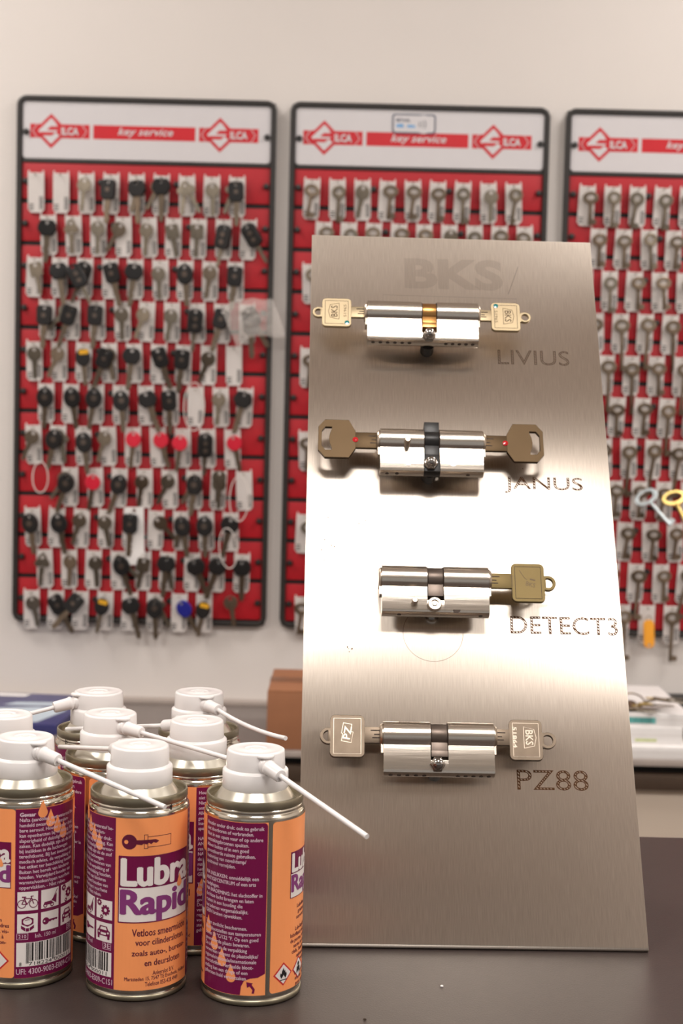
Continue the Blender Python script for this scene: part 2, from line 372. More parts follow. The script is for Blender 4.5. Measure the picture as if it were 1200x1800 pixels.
def make_board(X, which, proto=None):
    r = empty('key_board', Matrix.Translation(W(X, WALL_Y, BZ0)) @ RB, {'left': 'leftmost red key board, hung full of mostly black car keys', 'middle': 'middle red key board partly hidden behind the metal plate', 'right': 'red key board cut off by the right edge of the photo'}[which], 'key board', 'wall key boards')
    if proto:
        for ch in proto.children:
            c = ch.copy(); COL.objects.link(c); c.parent = r
            for g in ch.children:
                d = g.copy(); COL.objects.link(d); d.parent = c
        return r
    obj('back_panel', MB().box(3, BW-3, 3, BH-3, 0, 5).mesh(False), 'groove', r)
    obj('frame', shape([rrect(0, BW, 0, BH, 17, 6), rrect(9, BW-9, 9, BH-9, 7, 4)], 13, 2), 'frame', r, loc=mm(0, 0, 7))
    hp = obj('header_panel', shape([rrect(9.5, BW-9.5, BH-103, BH-9.5, 6)], 3, .4), 'header', r, loc=mm(0, 0, 8))
    for n, me, m in header_print(): obj(n, me, m, hp, loc=mm(0, 0, 1.6))
    for x in (15.5, BW-15.5): obj('screw', lmesh('scr', lambda: MB().prof((0, 0, 0), (0, 0, 1), [(5.2, 0), (5.2, 4), (4.2, 6.5), (0.01, 7.2)], 14).mesh()), 'black', r, loc=mm(x, BH-60, 8))
    obj('divider', MB().box(9, BW-9, BH-110, BH-103.5, 3, 10).mesh(bev=1), 'frame', r)
    ztop = BH-110.5
    g0 = 656.5-BZ0                                    # centre of the first groove
    zs = [(g0+3.7, ztop)]
    for k in range(10):
        a = g0-RP*(k+1)+3.7; b = g0-RP*k-3.7
        zs.append((max(a, 9.5), b))
    for k, (z0, z1) in enumerate(zs):
        me = lmesh('slat%.1f' % (z1-z0), lambda: MB().box(9.5, BW-9.5, 0, z1-z0, 0, 4).mesh(bev=.8))
        s = obj('slat', me, 'red', r, loc=mm(0, z0, 4.5))
        row = k
        off = 0 if k % 2 == 0 else CP/2
        zt = 703-BZ0-RP*k
        for x in (15.5, 141+(0 if k % 2 == 0 else 22), 267+(0 if k % 2 == 0 else 22), BW-15.5):
            obj('screw', lmesh('scr', None), 'black', r, loc=mm(x, zt-14, 8))
    return r
b1 = make_board(*BOARDS[0][:2]); make_board(*BOARDS[1][:2], proto=b1); make_board(*BOARDS[2][:2], proto=b1)
# sticker on the middle board
r = empty('payment_sticker', Matrix.Translation(W(-101+169.5, WALL_Y-10.4, BZ0+BH-48)) @ RB, 'small white and blue contactless payment sticker on middle board header', 'sticker')
obj('sticker_border', shape([rrect(0, 72, 0, 32, 5)], .4), 'stick_dark', r)
obj('sticker_face', shape([rrect(2.2, 69.8, 2.2, 29.8, 4)], .5), 'header', r, loc=mm(0, 0, .15))
obj('sticker_disc', shape([circ(52, 15.5, 15.4, 30)], .5), 'header', r, loc=mm(0, 0, .2))
t = place(textm('BETAAL', 8, bold=.25), 6.5, 30, 19, 24.5); obj('lettering', t, 'stick_dark', r, loc=mm(0, 0, .5))
t = join(place(textm('HIER', 8, bold=.5), 6.5, 20, 9.5, 15.5), place(textm('PIN', 8, bold=.5), 25, 38, 9, 14.5)); obj('lettering', t, 'stick_blue', r, loc=mm(0, 0, .5))
arcs = [stroke([(44+k*4.2+(3+k)*math.cos(a)-2, 15.5+(4+k*1.6)*math.sin(a)*1.1) for a in [i*.3-.9 for i in range(7)]], 1.3) for k in range(3)]
obj('wave_symbol', join(*arcs), 'stick_dark', r, loc=mm(0, 0, .55))

# ---- hook cards and keys (hanging frame: x right, y up, z out of the wall; origin at the hook)
def card_proto():
    p = [(-13.6, 3), (-13, 3), (-13, 7), (-10.8, 7), (-10.4, 3), (10.4, 3), (10.8, 7), (13, 7), (13, 3), (13.6, 3), (13.6, -57), (9, -62.5), (-9, -62.5), (-13.6, -57)]
    c = shape([p], 1.6, .3)
    clip = MB().tube([(0, 0, -6), (0, 0, 1), (0, -1.5, 10), (0, .5, 16)], .9, 8).mesh()
    # barcode strip and stock number
    bars = MB()
    for k in range(9): bars.add([(5, -36-k*2.4, 0), (12, -36-k*2.4, 0), (12, -37.4-k*2.4, 0), (5, -37.4-k*2.4, 0)], [(0, 1, 2, 3)])
    for k in range(3): bars.add([(-12, -48-k*4, 0), (-4, -48-k*4, 0), (-4, -50-k*4, 0), (-12, -50-k*4, 0)], [(0, 1, 2, 3)])
    return c, clip, bars.mesh(False)
CARD = card_proto()
ORD = ['first', 'second', 'third', 'fourth', 'fifth', 'sixth', 'seventh', 'eighth', 'ninth', 'tenth', 'eleventh']
def hang(name, x, z, out, tilt=0, lean=0, sw=0):
    return Matrix.Translation(W(x, WALL_Y-out, z)) @ RB @ Matrix.Rotation(tilt, 4, 'Z') @ Matrix.Rotation(lean, 4, 'X') @ Matrix.Rotation(sw, 4, 'Y')
def place_card(x, z, label, rot, empty_card):
    r = empty('hook_card', hang('c', x, z, 15, rot, math.radians(2)), label, 'key card', 'white hook cards on the key boards')
    obj('card', CARD[0], 'card', r)
    obj('hook', CARD[1], 'nickel', r)
    obj('stock_print', CARD[2], 'barcode', r, loc=mm(0, 0, .9))
    return r
# key heads and blades, hole at the origin, blade hanging down
def blade(w, y0, L, t=2.2):
    p = [(-w/2, y0), (-w/2, y0-L+2), (-w/2+2, y0-L)]
    n = 6; side = []
    for k in range(n):
        yy = y0-L+3+k*(L*.62/n); side += [(w/2-(.4 if k % 2 else 1.8), yy), (w/2-(.4 if k % 2 else 1.8), yy+L*.3/n)]
    p += [(w/2-2.5, y0-L)] + side + [(w/2, y0-L*.28), (w/2, y0)]
    return shape([p], t, .25)
def K_round(): return shape([circ(0, -9, 12, 24), circ(0, -2, 3, 14)], 2.4, .3), blade(8, -19, 32)
def K_square(): return shape([rrect(-11, 11, -20, 3, 3), circ(0, -1.5, 3, 14)], 2.4, .3), blade(8, -19.5, 31)
def K_tref():
    p = []
    for k in range(36):
        a = 2*PI*k/36; q = 11+2.4*math.cos(3*(a-PI/2)); p.append((q*1.05*math.cos(a), -9+q*math.sin(a)))
    return shape([p, circ(0, -2.5, 3, 14)], 2.4, .3), blade(8, -19, 33)
def K_rect(): return shape([[(-9, 4), (9, 4), (11.5, 0), (11, -20), (7, -25), (-7, -25), (-11, -20), (-11.5, 0)], circ(0, 0, 2.4, 12)], 8, 1.6), blade(8.5, -24, 36, 2.6)
def K_oval(): return shape([circ(0, -11, 12.5, 28, 15), circ(0, -1, 2.4, 12)], 8, 1.8), blade(8, -25, 33, 2.6)
def K_wide(): return shape([[(-13, -2), (-9, 4), (9, 4), (13, -2), (14, -10), (8, -19), (-8, -19), (-14, -10)], circ(0, 0, 2.4, 12)], 8, 1.6), blade(8.5, -18.5, 40, 2.6)
def K_fob(): return shape([rrect(-13, 13, -36, 4, 9), circ(0, -.5, 2.4, 12)], 11, 2.4), blade(7, -35, 32, 2.6)
def K_disc(): return shape([circ(0, -10, 13, 28), circ(0, -1, 2.6, 12)], 6, 1.4), blade(8, -22.5, 36, 2.4)
def lever(L, bw=13, bh=10.5, hw=6, hh=4):
    bow = shape([circ(0, -bh+4, bw, 28, bh), circ(0, -bh+5, hw, 18, hh)], 3.4, .9)
    y0 = -2*bh+5
    sh = MB().prof((0, y0+1, 0), (0, -1, 0), [(4.4, 0), (4.4, 2.5), (3, 4), (3, L), (2.2, L+2), (.01, L+2.6)], 14)
    sh.box(0, 10, y0-L, y0-L+9, -1.3, 1.3); sh.box(3, 11.5, y0-L+2.5, y0-L+6, -1.5, 1.5)
    return bow, sh.mesh(bev=0)
KT = {}
def kt(code, f, hm, bm_, desc): KT[code] = (f(), hm, bm_, desc)
kt('s', K_round, 'nickel', 'nickel', 'plain silver key with round bow')
kt('S', K_round, 'nickel2', 'nickel2', 'dull silver key with round bow')
kt('q', K_square, 'nickel', 'nickel', 'plain silver key with square bow')
kt('t', K_tref, 'nickel', 'nickel', 'plain silver key with three-lobed bow')
BIG = lambda f: (lambda: tuple(scaled(m, 1.13) for m in f()))
def scaled(m, k): m.transform(Matrix.Scale(k, 4)); return m
kt('k', BIG(K_rect), 'khead', 'nickel2', 'car key with blocky black plastic head')
kt('o', BIG(K_oval), 'khead', 'nickel2', 'car key with oval black plastic head')
kt('w', BIG(K_wide), 'khead', 'nickel2', 'car key with wide black plastic head')
kt('K', K_fob, 'khead', 'nickel', 'black remote car key fob')
kt('r', K_disc, 'kred', 'nickel2', 'key with round red plastic head')
kt('b', K_oval, 'kblue', 'nickel2', 'key with oval blue plastic head')
kt('y', K_oval, 'khead', 'nickel2', 'car key with black head and yellow patch')
kt('m', lambda: lever(34), 'nickel2', 'nickel2', 'lever lock key with ring bow')
kt('M', lambda: lever(38, 12, 11, 5, 4.5), 'nickel', 'nickel', 'shiny lever lock key with ring bow')
kt('l', lambda: lever(64, 13.5, 11.5, 6, 4.5), 'nickel2', 'nickel2', 'long lever lock key with ring bow')
LOGO = {}
def place_key(code, x, z, label, tilt, out, lean, sw, hm=None, group='keys hanging on the wall boards'):
    (a, b), h, bm_, d = KT[code]
    r = empty('key', hang('k', x, z, out, tilt, lean, sw), label, 'key', group)
    hb = obj('key_head', a, h, r); 
    obj('key_blade', b, bm_, r)
    if code in 'ko':
        me = lmesh('badge'+code, lambda: shape([circ(0, -12, 4, 14) if code == 'k' else circ(0, -12, 5, 14)], .6))
        obj('badge', me, 'cam_dark', hb, loc=mm(0, 0, 4.6))
    if code == 'y': obj('patch', lmesh('patch', lambda: shape([rrect(-8, 8, -6, 2, 3)], .8)), 'kyellow', hb, loc=mm(2, 0, 4.1))
    if code == 'K':
        for q in range(2): obj('button', lmesh('btn', lambda: shape([circ(0, 0, 4, 14)], 1.6, .4)), 'cam_dark', hb, loc=mm(0, -12-q*12, 5.6))
    return r
ROWS = {
 'left': ['..skwwtsk', 'wtsSsqqKK', 'qwKkwsoSk', 'kkksssKkk', 'sSykwkks.', 'oooowk.sw', 'SoosrrrKr', '_oroSsos.', 'ooSskSoow', 'tSsoqwwww', 'skkywob'+'y_'],
 'middle': ['mMsmmmMsM', 'mMmmmsMmm', 'Mmmsmmmmm', 'mmsmMmmsm', 'mMmmmsMmm', 'Mmmsmmmmm', 'mmsmMmmsm', 'mMmmmsMmm', 'Mmmsmmmmm', 'mmsmMmmsm', 'mMmmmsMmm'],
 'right': ['mMMMm', 'mmMmm', 'mMmmM', 'mlllm', 'mllml', 'mmmlm', 'mllll', 'mmmmm', 'm.mmm', 'mmlml', 'mml.l'],
}
for X, which, first in BOARDS:
    rows = ROWS[which]
    for ri_, row in enumerate(rows):
        zt = 703-RP*ri_
        shiftx = 0 if ri_ % 2 == 0 else CP/2
        seen = 0
        for ci, code in enumerate(row):
            if code == '_': continue
            x = X+first+shiftx+ci*CP; seen += 1
            where = '%s in %s row of %s board' % (ORD[seen-1], ORD[ri_], which)
            rnd = random.Random(which+str(ri_*20+ci)); 
            place_card(x, zt-4, ('bare white hook card, ' if code == '.' else 'white hook card behind the key, ')+where, math.radians(rnd.uniform(-2.5, 2.5)), code == '.')
            if code == '.': continue
            d = KT[code][3]
            big = code in 'kowKy'
            tl = rnd.gauss(0, 14 if which == 'left' else 4)
            if which != 'left': tl += -3
            place_key(code, x+rnd.uniform(-3.5, 3.5)+(0 if which == 'left' else 2), zt-11-rnd.uniform(0, 5), '%s, %s' % (d, where), math.radians(tl),
                      25+rnd.uniform(-1.5, 4) if big else 22.5+rnd.uniform(-1.5, 3), math.radians(rnd.uniform(1, 9)), math.radians(rnd.uniform(-14, 14)))
            if which == 'left' and code in 'kowy' and rnd.random() < .3:
                place_key(rnd.choice('sSt'), x+rnd.uniform(-5, 5), zt-12, 'silver key tucked behind the black one, %s' % where, math.radians(tl+rnd.choice((-1, 1))*rnd.uniform(14, 34)), 19.3, math.radians(2), math.radians(rnd.uniform(-5, 5)))
# second keys sharing a hook, bundles and loops on the left board
def bkey(code, x, z, lab, tilt, out=33): place_key(code, x, z, lab, math.radians(tilt), out, math.radians(6), math.radians(8), group='keys hanging on the wall boards')
bkey('K', -455, 545, 'black remote fob dangling over third row, third card of left board', 28, 40)
bkey('t', -272, 686, 'silver key slanting across the seventh card in top row, left board', 30, 34)
bkey('k', -160, 470, 'small black-headed key seen inside the clear plastic bag', 4, 30)
bkey('s', -185, 0, 'lone silver key hanging at bottom right of left key board', 10, 24)
bkey('s', -205, 212, 'silver key hanging below the black fob, right side of left board', -4, 40)
def loop(x, z, rx, rz, lab, tilt=0):
    pts = [(rx*math.sin(2*PI*k/28), rz*math.cos(2*PI*k/28)-rz, 1.5*math.sin(4*PI*k/28)) for k in range(28)]
    o = obj('string_loop', MB().tube(pts, .9, 6, True).mesh(), 'string', M=hang('l', x, z, 34, math.radians(tilt))); tag(o, lab, 'string', 'white string loops on the left board')
loop(-250, 360, 17, 40, 'white string loop hanging over sixth row of left key board')
loop(-505, 222, 13, 26, 'small white string loop at left edge of the left key board')
loop(-172, 206, 16, 38, 'white string loop at right side of left board, eighth row')
loop(-192, 118, 15, 34, 'white string loop over ninth row, right side of left board', 6)
r = empty('paper_tag', hang('p', -349, 143, 21, math.radians(2)), 'long white paper tag with a black-headed key, ninth row, left board', 'tag')
obj('tag_sheet', shape([rrect(-16, 16, -92, 6, 2), circ(0, 0, 2, 12)], .6), 'paper', r)
o = obj('eyelet', shape([circ(0, 0, 3.4, 14), circ(0, 0, 2, 12)], 1), 'nickel', r)
# crumpled clear bag
def bag():
    vs = []; fs = []; n = 13; rnd = random.Random(3)
    outline = lambda u, v: ((u-.5)*72 + 10*(v-.5) + (14*(1-v) if u > .5 else -10*v*(1-u)), -v*66 + 10*math.sin(u*5))
    for sgn in (1, -1):
        for i in range(n):
            for j in range(n):
                u, v = i/(n-1), j/(n-1); x, y = outline(u, v)
                e = math.sin(PI*u)*math.sin(PI*v)
                vs.append((x+rnd.uniform(-2, 2)*e, y+rnd.uniform(-2, 2)*e, sgn*(e**.5*5+rnd.uniform(-3, 3)*e)))
        o = 0 if sgn == 1 else n*n
        for i in range(n-1):
            for j in range(n-1): fs.append((o+i*n+j, o+(i+1)*n+j, o+(i+1)*n+j+1, o+i*n+j+1))
    return MB().add(vs, fs).mesh(ang=20)
o = obj('plastic_bag', bag(), 'bag', M=hang('b', -168, 494, 39, math.radians(24))); tag(o, 'crumpled clear plastic bag hanging at right of fourth row, left board', 'bag')
# right board specials
def bigkey(x, z, m, tilt, lab):
    r = empty('key', hang('k', x, z, 46, math.radians(tilt), math.radians(-32), math.radians(10)), lab, 'key', 'keys hanging on the wall boards')
    a, b = lever(52, 21, 14, 14, 8); obj('key_head', a, m, r); obj('key_blade', b, m, r)
bigkey(500, 195, 'steelblue', 38, 'shiny blue-grey steel key with large oval bow, slanting, right board')
bigkey(548, 196, 'brass', 22, 'shiny yellow brass key with large oval bow, slanting, right board')
r = empty('key_fob', hang('f', 357.3+39+3*CP+1, -8-12, 26, math.radians(3)), 'orange plastic tag hanging in bottom row of right key board', 'tag')
obj('fob_body', shape([rrect(-9, 9, -48, 0, 8), circ(0, -43, 2.5, 12)], 4, 1), 'orange_tag', r)
obj('fob_ring', MB().tube([(4*math.sin(2*PI*k/16), 2+5*math.cos(2*PI*k/16), 0) for k in range(16)], .7, 6, True).mesh(), 'nickel', r)

# ------------------------------------------------------------------ things on the back desk
r = empty('cardboard_box', Matrix.Translation(W(-103, 2082, DZ)), 'brown cardboard box on the desk behind the metal plate', 'box')
obj('box_body', MB().box(0, 240, 0, 185, 0, 86).mesh(bev=1.2), 'cardboard', r)
for y0, y1 in ((.5, 91.5), (93.5, 184.5)): obj('flap', MB().box(1, 239, y0, y1, 86.2, 88).mesh(bev=.4), 'cardboard', r)
obj('tape', MB().box(-.3, 240.3, 72, 112, 88.1, 88.5).mesh(False), 'tape', r); 
r = empty('printed_box', Matrix.Translation(W(-610, 2150, DZ)) @ Matrix.Rotation(math.radians(-4), 4, 'Z'), 'dark blue printed box lying on the desk at left', 'box')
obj('box_body', MB().box(0, 185, 0, 235, 0, 16).mesh(bev=.8), 'bluebox', r)
obj('print', MB().add([(70, 15, 0), (150, 15, 0), (172, 110, 0), (120, 128, 0), (60, 110, 0)], [(0, 1, 2, 3, 4)]).mesh(False), 'bluepale', r, loc=mm(0, 0, 16.2))
obj('print', MB().add([(60, 135, 0), (165, 140, 0), (150, 170, 0), (75, 160, 0)], [(0, 1, 2, 3)]).mesh(False), 'bluepale', r, loc=mm(0, 0, 16.2))
obj('print', MB().add([(20, 205, 0), (75, 205, 0), (80, 228, 0), (22, 228, 0)], [(0, 1, 2, 3)]).mesh(False), 'paper', r, loc=mm(0, 0, 16.2))
def flatbox(x0, x1, y0, y1, z0, z1, rz, lab, m='paper', extra=None):
    r = empty('white_box', Matrix.Translation(W(x0, y0, z0)) @ Matrix.Rotation(rz, 4, 'Z'), lab, 'box', 'white boxes stacked on the desk')
    obj('box_body', MB().box(0, x1-x0, 0, y1-y0, 0, z1-z0).mesh(bev=.8), m, r)
    obj('lid_seam', MB().box(-.2, x1-x0+.2, -.2, y1-y0+.2, (z1-z0)*.55, (z1-z0)*.55+.8).mesh(False), 'card', r)
    for (a, b, c, d, mm_) in extra or []: obj('print', MB().add([(a, -.4, c), (b, -.4, c), (b, -.4, d), (a, -.4, d)], [(0, 1, 2, 3)]).mesh(False), mm_, r)
flatbox(380, 600, 2078, 2330, DZ, DZ+18, 0, 'lowest white box of the stack on the desk, right of the plate')
flatbox(385, 516, 2092, 2320, DZ+18, DZ+44, math.radians(.6), 'middle white box of the stack, printed in yellow-green', extra=[(60, 92, 5, 9, 'yprint')])
flatbox(380, 528, 2100, 2330, DZ+44, DZ+64, math.radians(-.8), 'topmost white box of the stack, with teal print', extra=[(55, 96, 5, 14, 'teal')])
r = empty('tape_dispenser', Matrix.Translation(W(531, 2120, DZ+18)), 'small grey plastic piece beside the stack of white boxes', 'plastic part')
obj('body', MB().box(0, 30, 0, 50, 0, 22).mesh(bev=3), 'greyplastic', r); obj('ridge', MB().box(4, 26, -2, 8, 2, 12).mesh(bev=1), 'greyplastic', r)
rnd = random.Random(11)
for k in range(7):
    mcode = 'sqtSstq'[k]; (a, b), h, bm_, d = KT[mcode]
    an = [60, 100, -60, 75, 120, 85, 50][k]; xx = 432+k*9+rnd.uniform(-6, 6)
    M = Matrix.Translation(W(xx, 2118+10*(k % 3), DZ+67+k*2.6)) @ Matrix.Rotation(math.radians(an), 4, 'Z') @ Matrix.Rotation(math.radians(12+rnd.uniform(-8, 14)), 4, 'Y')
    r = empty('key', M, 'key %s from left in the bunch lying on the white boxes' % ORD[k], 'key', 'bunch of keys on the white boxes')
    obj('key_head', a.copy(), None, r).data.materials.clear(); r.children[0].data.materials.append(MT['brass' if k % 2 else 'nickel2'])
    obj('key_blade', b, bm_, r)
o = obj('key_ring', MB().tube([(17*math.sin(2*PI*k/28), 17*math.cos(2*PI*k/28), 0) for k in range(28)], 1.3, 8, True).mesh(), 'nickel2', M=Matrix.Translation(W(446, 2125, DZ+78)) @ Matrix.Rotation(.5, 4, 'X')); tag(o, 'wire ring holding the key bunch on the white boxes', 'key ring')

# ------------------------------------------------------------------ display plate (local frame: x right, y up the plate, z out of its face)
tilt, yaw = math.radians(29.464), math.radians(1.6)
pr = Vector((math.cos(yaw), math.sin(yaw), 0)); pb = Vector((-math.sin(yaw), math.cos(yaw), 0))
pu = Vector((0, 0, 1))*math.cos(tilt)+pb*math.sin(tilt); pn = pr.cross(pu)
PM = Matrix.Translation(W(81.8, 798.4, 1.8)) @ Matrix((pr, pu, pn)).transposed().to_4x4()
def PL(x, y, z): return PM @ Matrix.Translation(mm(x, y, z))
PW = 101.2; PLEN = 498
stand = empty('display_plate', PM, 'tall leaning brushed steel plate carrying four lock cylinders', 'display plate')
def plate_mesh():
    me = MB().box(-PW, PW, 1, PLEN, -3, 0).mesh(bev=.35)
    uv = me.uv_layers.new(name='UVMap')
    for lp in me.loops:
        c = me.vertices[lp.vertex_index].co; uv.data[lp.index].uv = (c.x/200, c.y/200)
    return me
face = obj('face_plate', plate_mesh(), 'plate', stand)
# rounded fold along the foot and the sheet running back under the plate
fold = []
for k in range(9):
    a = math.radians(180*k/8); 
fy = math.cos(tilt); fz = math.sin(tilt)
# directions in local (y,z): up = world vertical ; back = world back
uy, uz = math.cos(tilt), math.sin(tilt); by, bz = math.sin(tilt), -math.cos(tilt)
def wl(h, bk): return (uy*h+by*bk, uz*h+bz*bk)
prof = [(1.0, 0), (.2, -.1), (-.5, -.6), wl(-1.7, 2.5), wl(-1.7, 118), wl(1.0, 118), wl(1.0, 5.5), (2.6, -3), (1.0, -3)]
prof[3] = wl(-1.7, 1.6)
fme = MB().prismx(prof, -PW, PW).mesh(bev=0, ang=60); fme.uv_layers.new(name='UVMap'); obj('foot_fold', fme, 'plate', stand)
# back brace sheet
a0 = wl(1.0, 112); a1 = (300, -3.2)
d = Vector((a1[0]-a0[0], a1[1]-a0[1])).normalized(); nrm = (-d.y*2.4, d.x*2.4)
br = MB().prismx([a0, a1, (a1[0]+nrm[0], a1[1]+nrm[1]) if False else (a1[0]-4, a1[1]), (a0[0]+nrm[0], a0[1]+nrm[1])], -60, 60).mesh(False); br.uv_layers.new(name='UVMap')
obj('rear_brace', br, 'plate', stand)
def hatch(me, w=.8, gap=.65, ang=45):
    bm = bmesh.new(); bm.from_mesh(me); n = Vector((math.cos(math.radians(ang)), math.sin(math.radians(ang)), 0))
    ds = [v.co.dot(n) for v in bm.verts]; s = min(ds)-1
    while s < max(ds)+1:
        for q in (s, s+w): bmesh.ops.bisect_plane(bm, geom=bm.verts[:]+bm.edges[:]+bm.faces[:], plane_co=n*q, plane_no=n)
        s += w+gap
    s0 = min(ds)-1
    kill = [f for f in bm.faces if ((f.calc_center_median().dot(n)-s0) % (w+gap)) > w]
    bmesh.ops.delete(bm, geom=kill, context='FACES'); out = bpy.data.meshes.new('h'); bm.to_mesh(out); bm.free(); out.shade_flat(); return out
def engrave(txt, x0, x1, y0, y1, m, bold=0, space=1):
    a = textm(txt, 10, 'LEFT', bold=bold, res=4); A = bbox(a)
    o = textm(txt, 10, 'LEFT', bold=bold, res=4, outline=.14)
    kx, ky = (x1-x0)/(A[1]-A[0]), (y1-y0)/(A[3]-A[2])
    Mx = Matrix.Translation((x0, y0, 0)) @ Matrix.Diagonal((kx, ky, .1, 1)) @ Matrix.Translation((-A[0], -A[2], 0))
    a.transform(Mx); o.transform(Mx); a = hatch(a)
    obj('engraved_name', join(a, o), m, face, loc=mm(0, 0, .06))
engrave('LIVIUS', 30, 79.3, 392.6, 404.0, 'engrave_dim', -.15)
engrave('JANUS', 30.6, 82.3, 292.6, 304.6, 'engrave', -.15)
engrave('DETECT3', 30.1, 98.0, 193.0, 204.6, 'engrave', -.15)
engrave('PZ88', 29.8, 72.5, 92.6, 104.6, 'engrave', -.15)
# big faint logo: bold letters, slash and underline
t = place(textm('BKS', 30, 'LEFT', bold=1.3, res=4), -34.6, 36, 453.4, 480); 
obj('engraved_logo', t, 'logo_faint', face, loc=mm(0, 0, .05))
obj('engraved_slash', join(stroke([(39.3, 450.9), (47.3, 474.7)], .5), stroke([(-50, 447.5), (45, 447)], .25)), 'engrave_dim', face, loc=mm(0, 0, .05))
obj('scribed_ring', stroke([(-19.5+19*math.cos(a), 192+19*math.sin(a)) for a in [PI*.75+k*PI/20 for k in range(26)]], .22), 'engrave', face, loc=mm(0, 0, .05))
# small stains
rnd = random.Random(5); st = []
for cx, cy, n_, sp in ((-72, 180, 5, 2.2), (-90, 253, 26, 8), (-62, 272, 8, 4), (40, 330, 4, 20)):
    for k in range(n_):
        p = [(cx+rnd.gauss(0, sp)+math.cos(q)*.0, 0) for q in (0,)][0]; px, py, rr = cx+rnd.gauss(0, sp*.6), cy+rnd.gauss(0, sp), rnd.uniform(.15, .45)
        st.append(shape([circ(px, py, rr, 7, rr*rnd.uniform(.6, 1.8))]))
o = obj('stains', join(*st), 'engrave', face, loc=mm(0, 0, .05)); o['kind'] = 'stuff'

# ------------------------------------------------------------------ lock cylinders
OFF = 14
def keyhole_profile(top=0, r=8.5, w=5, H=33):     # (y,z) outline, y from barrel axis
    p = []; a0 = math.asin(w/r)
    for k in range(25):
        a = -PI/2+a0 + (2*PI-2*a0)*k/24          # from lower right, over the top, to lower left
        p.append((math.sin(a)*r, math.cos(a)*r))
    yb = -(H-r)
    for k in range(9):
        a = PI+PI*k/8
        p.append((yb+w+math.sin(a-PI/2-PI/2+0)*0 - 0, 0)) if False else None
    low = [(yb+w*.55, -w), (yb+w*.22, -w*.86), (yb+.2, -w*.5), (yb, 0), (yb+.2, w*.5), (yb+w*.22, w*.86), (yb+w*.55, w)]
    return p+low
KH = keyhole_profile()
def lower_profile(y1):
    return [(y1, 5)]+[(y1, -5)]+[q for q in KH[-7:]]
def pin(mbx, x, y, r, z0, z1): mbx.cyl((x, y, z0), (0, 0, 1), r, z1-z0, 16)
def make_cyl(x0, x1, ytop, camx, label, cam_m, boltx, bolty, style):
    ax = ytop-8.5
    r = empty('lock_cylinder', PL(camx, ax, OFF), label, 'lock cylinder', 'lock cylinders on the steel plate')
    cw = 5.0
    L0, L1 = x0-camx, x1-camx
    for a, b in ((L0, -cw-.3), (cw+.3, L1)):
        obj('housing', MB().prismx(KH, a, b).mesh(ang=28), 'cyl', r)
        e = a if a < 0 and abs(a) > cw+1 else b; sg = -1 if e < 0 else 1
        pl = MB().prof((e, 0, 0), (sg, 0, 0), [(7.2, 0), (7.2, .8), (6.6, 1.6), (6.2, 2.0), (.01, 2.0)], 28)
        pl.box(min(e, e+sg*1.4), max(e, e+sg*1.4), -11.5, -5, -3.2, 3.2)
        obj('plug_face', pl.mesh(), 'plug', r)
        ring_x = -cw-.3 if a < 0 and e < 0 else cw+.3
        obj('collar_ring', MB().prof((ring_x-.5, 0, 0), (1, 0, 0), [(7.9, 0), (8.0, .2), (8.0, .8), (7.9, 1)], 28).mesh(), 'slot', r)
    by_ = bolty-ax
    obj('bridge', MB().prismx(lower_profile(by_+3.2), -cw-.4, cw+.4).mesh(ang=28), 'cam_black' if style == 'janus' else 'cyl', r)
    c = MB().prof((-cw+.3, 0, 0), (1, 0, 0), [(7.6, 0), (7.6, 2*cw-.6)], 32)
    c.box(-cw+.2, cw-.2, -13.2, -4, -5.2, 5.4)
    if style == 'janus': c.box(-cw+.1, cw-.1, 4, 12.0, -4, 6.0); c.box(-cw, cw, -24.3, -12, 4.2, 5.6)
    obj('cam', c.mesh(bev=.25), cam_m, r)
    if style in ('pz', 'livius'): obj('cam_step', MB().box(-cw+.1, cw-.1, -14.2, -10.4, 5.2, 6.1).mesh(bev=.2), cam_m, r)
    # mounting bolt with dome nut, spacer behind
    bx = boltx-camx
    b = MB()
    if style == 'detect':
        b.prof((bx, by_, 4.8), (0, 0, 1), [(4.4, 0), (4.4, 3.2), (3.9, 3.8), (2.6, 3.8), (2.5, 2.6), (1.2, 2.6), (1.1, 3.2), (.01, 3.2)], 24)
        obj('mounting_bolt', b.mesh(ang=25), 'plug', r); obj('bolt_socket', MB().prof((bx, by_, 7.5), (0, 0, 1), [(1.7, 0), (1.7, .2), (.01, .2)], 6).mesh(False), 'slot', r)
        obj('spacer', MB().prof((bx, by_, -14), (0, 0, 1), [(4.6, .05), (4.6, 2), (3, 2.2), (3, 9.2)], 20).mesh(), 'steel', r)
    else:
        b.prof((bx, by_, 4.8), (0, 0, 1), [(4.6, 0), (4.6, 3.2), (4.1, 3.8)], 6)
        b.prof((bx, by_, 8.4), (0, 0, 1), [(3.7, 0), (3.65, 1.2), (3.2, 2.6), (2.3, 3.6), (1.1, 4.1), (.01, 4.2)], 24)
        obj('mounting_bolt', b.mesh(ang=40), 'steel', r)
        obj('spacer', MB().prof((bx, by_, -14), (0, 0, 1), [(4.6, .05), (4.6, 9.1)], 24).mesh(), 'cam_black', r)
    return r, ax
def plughole(r, x, y, rad, z=5.06, m='slot'): obj('pin_hole', MB().cyl((x, y, z-.3), (0, 0, 1), rad, .3, 16).mesh(), m, r)
c1, ax1 = make_cyl(-62, 14.2, 430.9, -19.4, 'top lock cylinder on the plate, longest, with bronze cam', 'cam_brass', -19.9, 401.3, 'livius')
c2, ax2 = make_cyl(-53.6, 14.3, 330, -19.6, 'second lock cylinder from top, with black cam and bridge', 'cam_black', -20.6, 302.3, 'janus')
c3, ax3 = make_cyl(-52.9, 14.4, 231, -19.2, 'third lock cylinder from top, with a single key', 'cam_dark', -20.2, 203.2, 'detect')
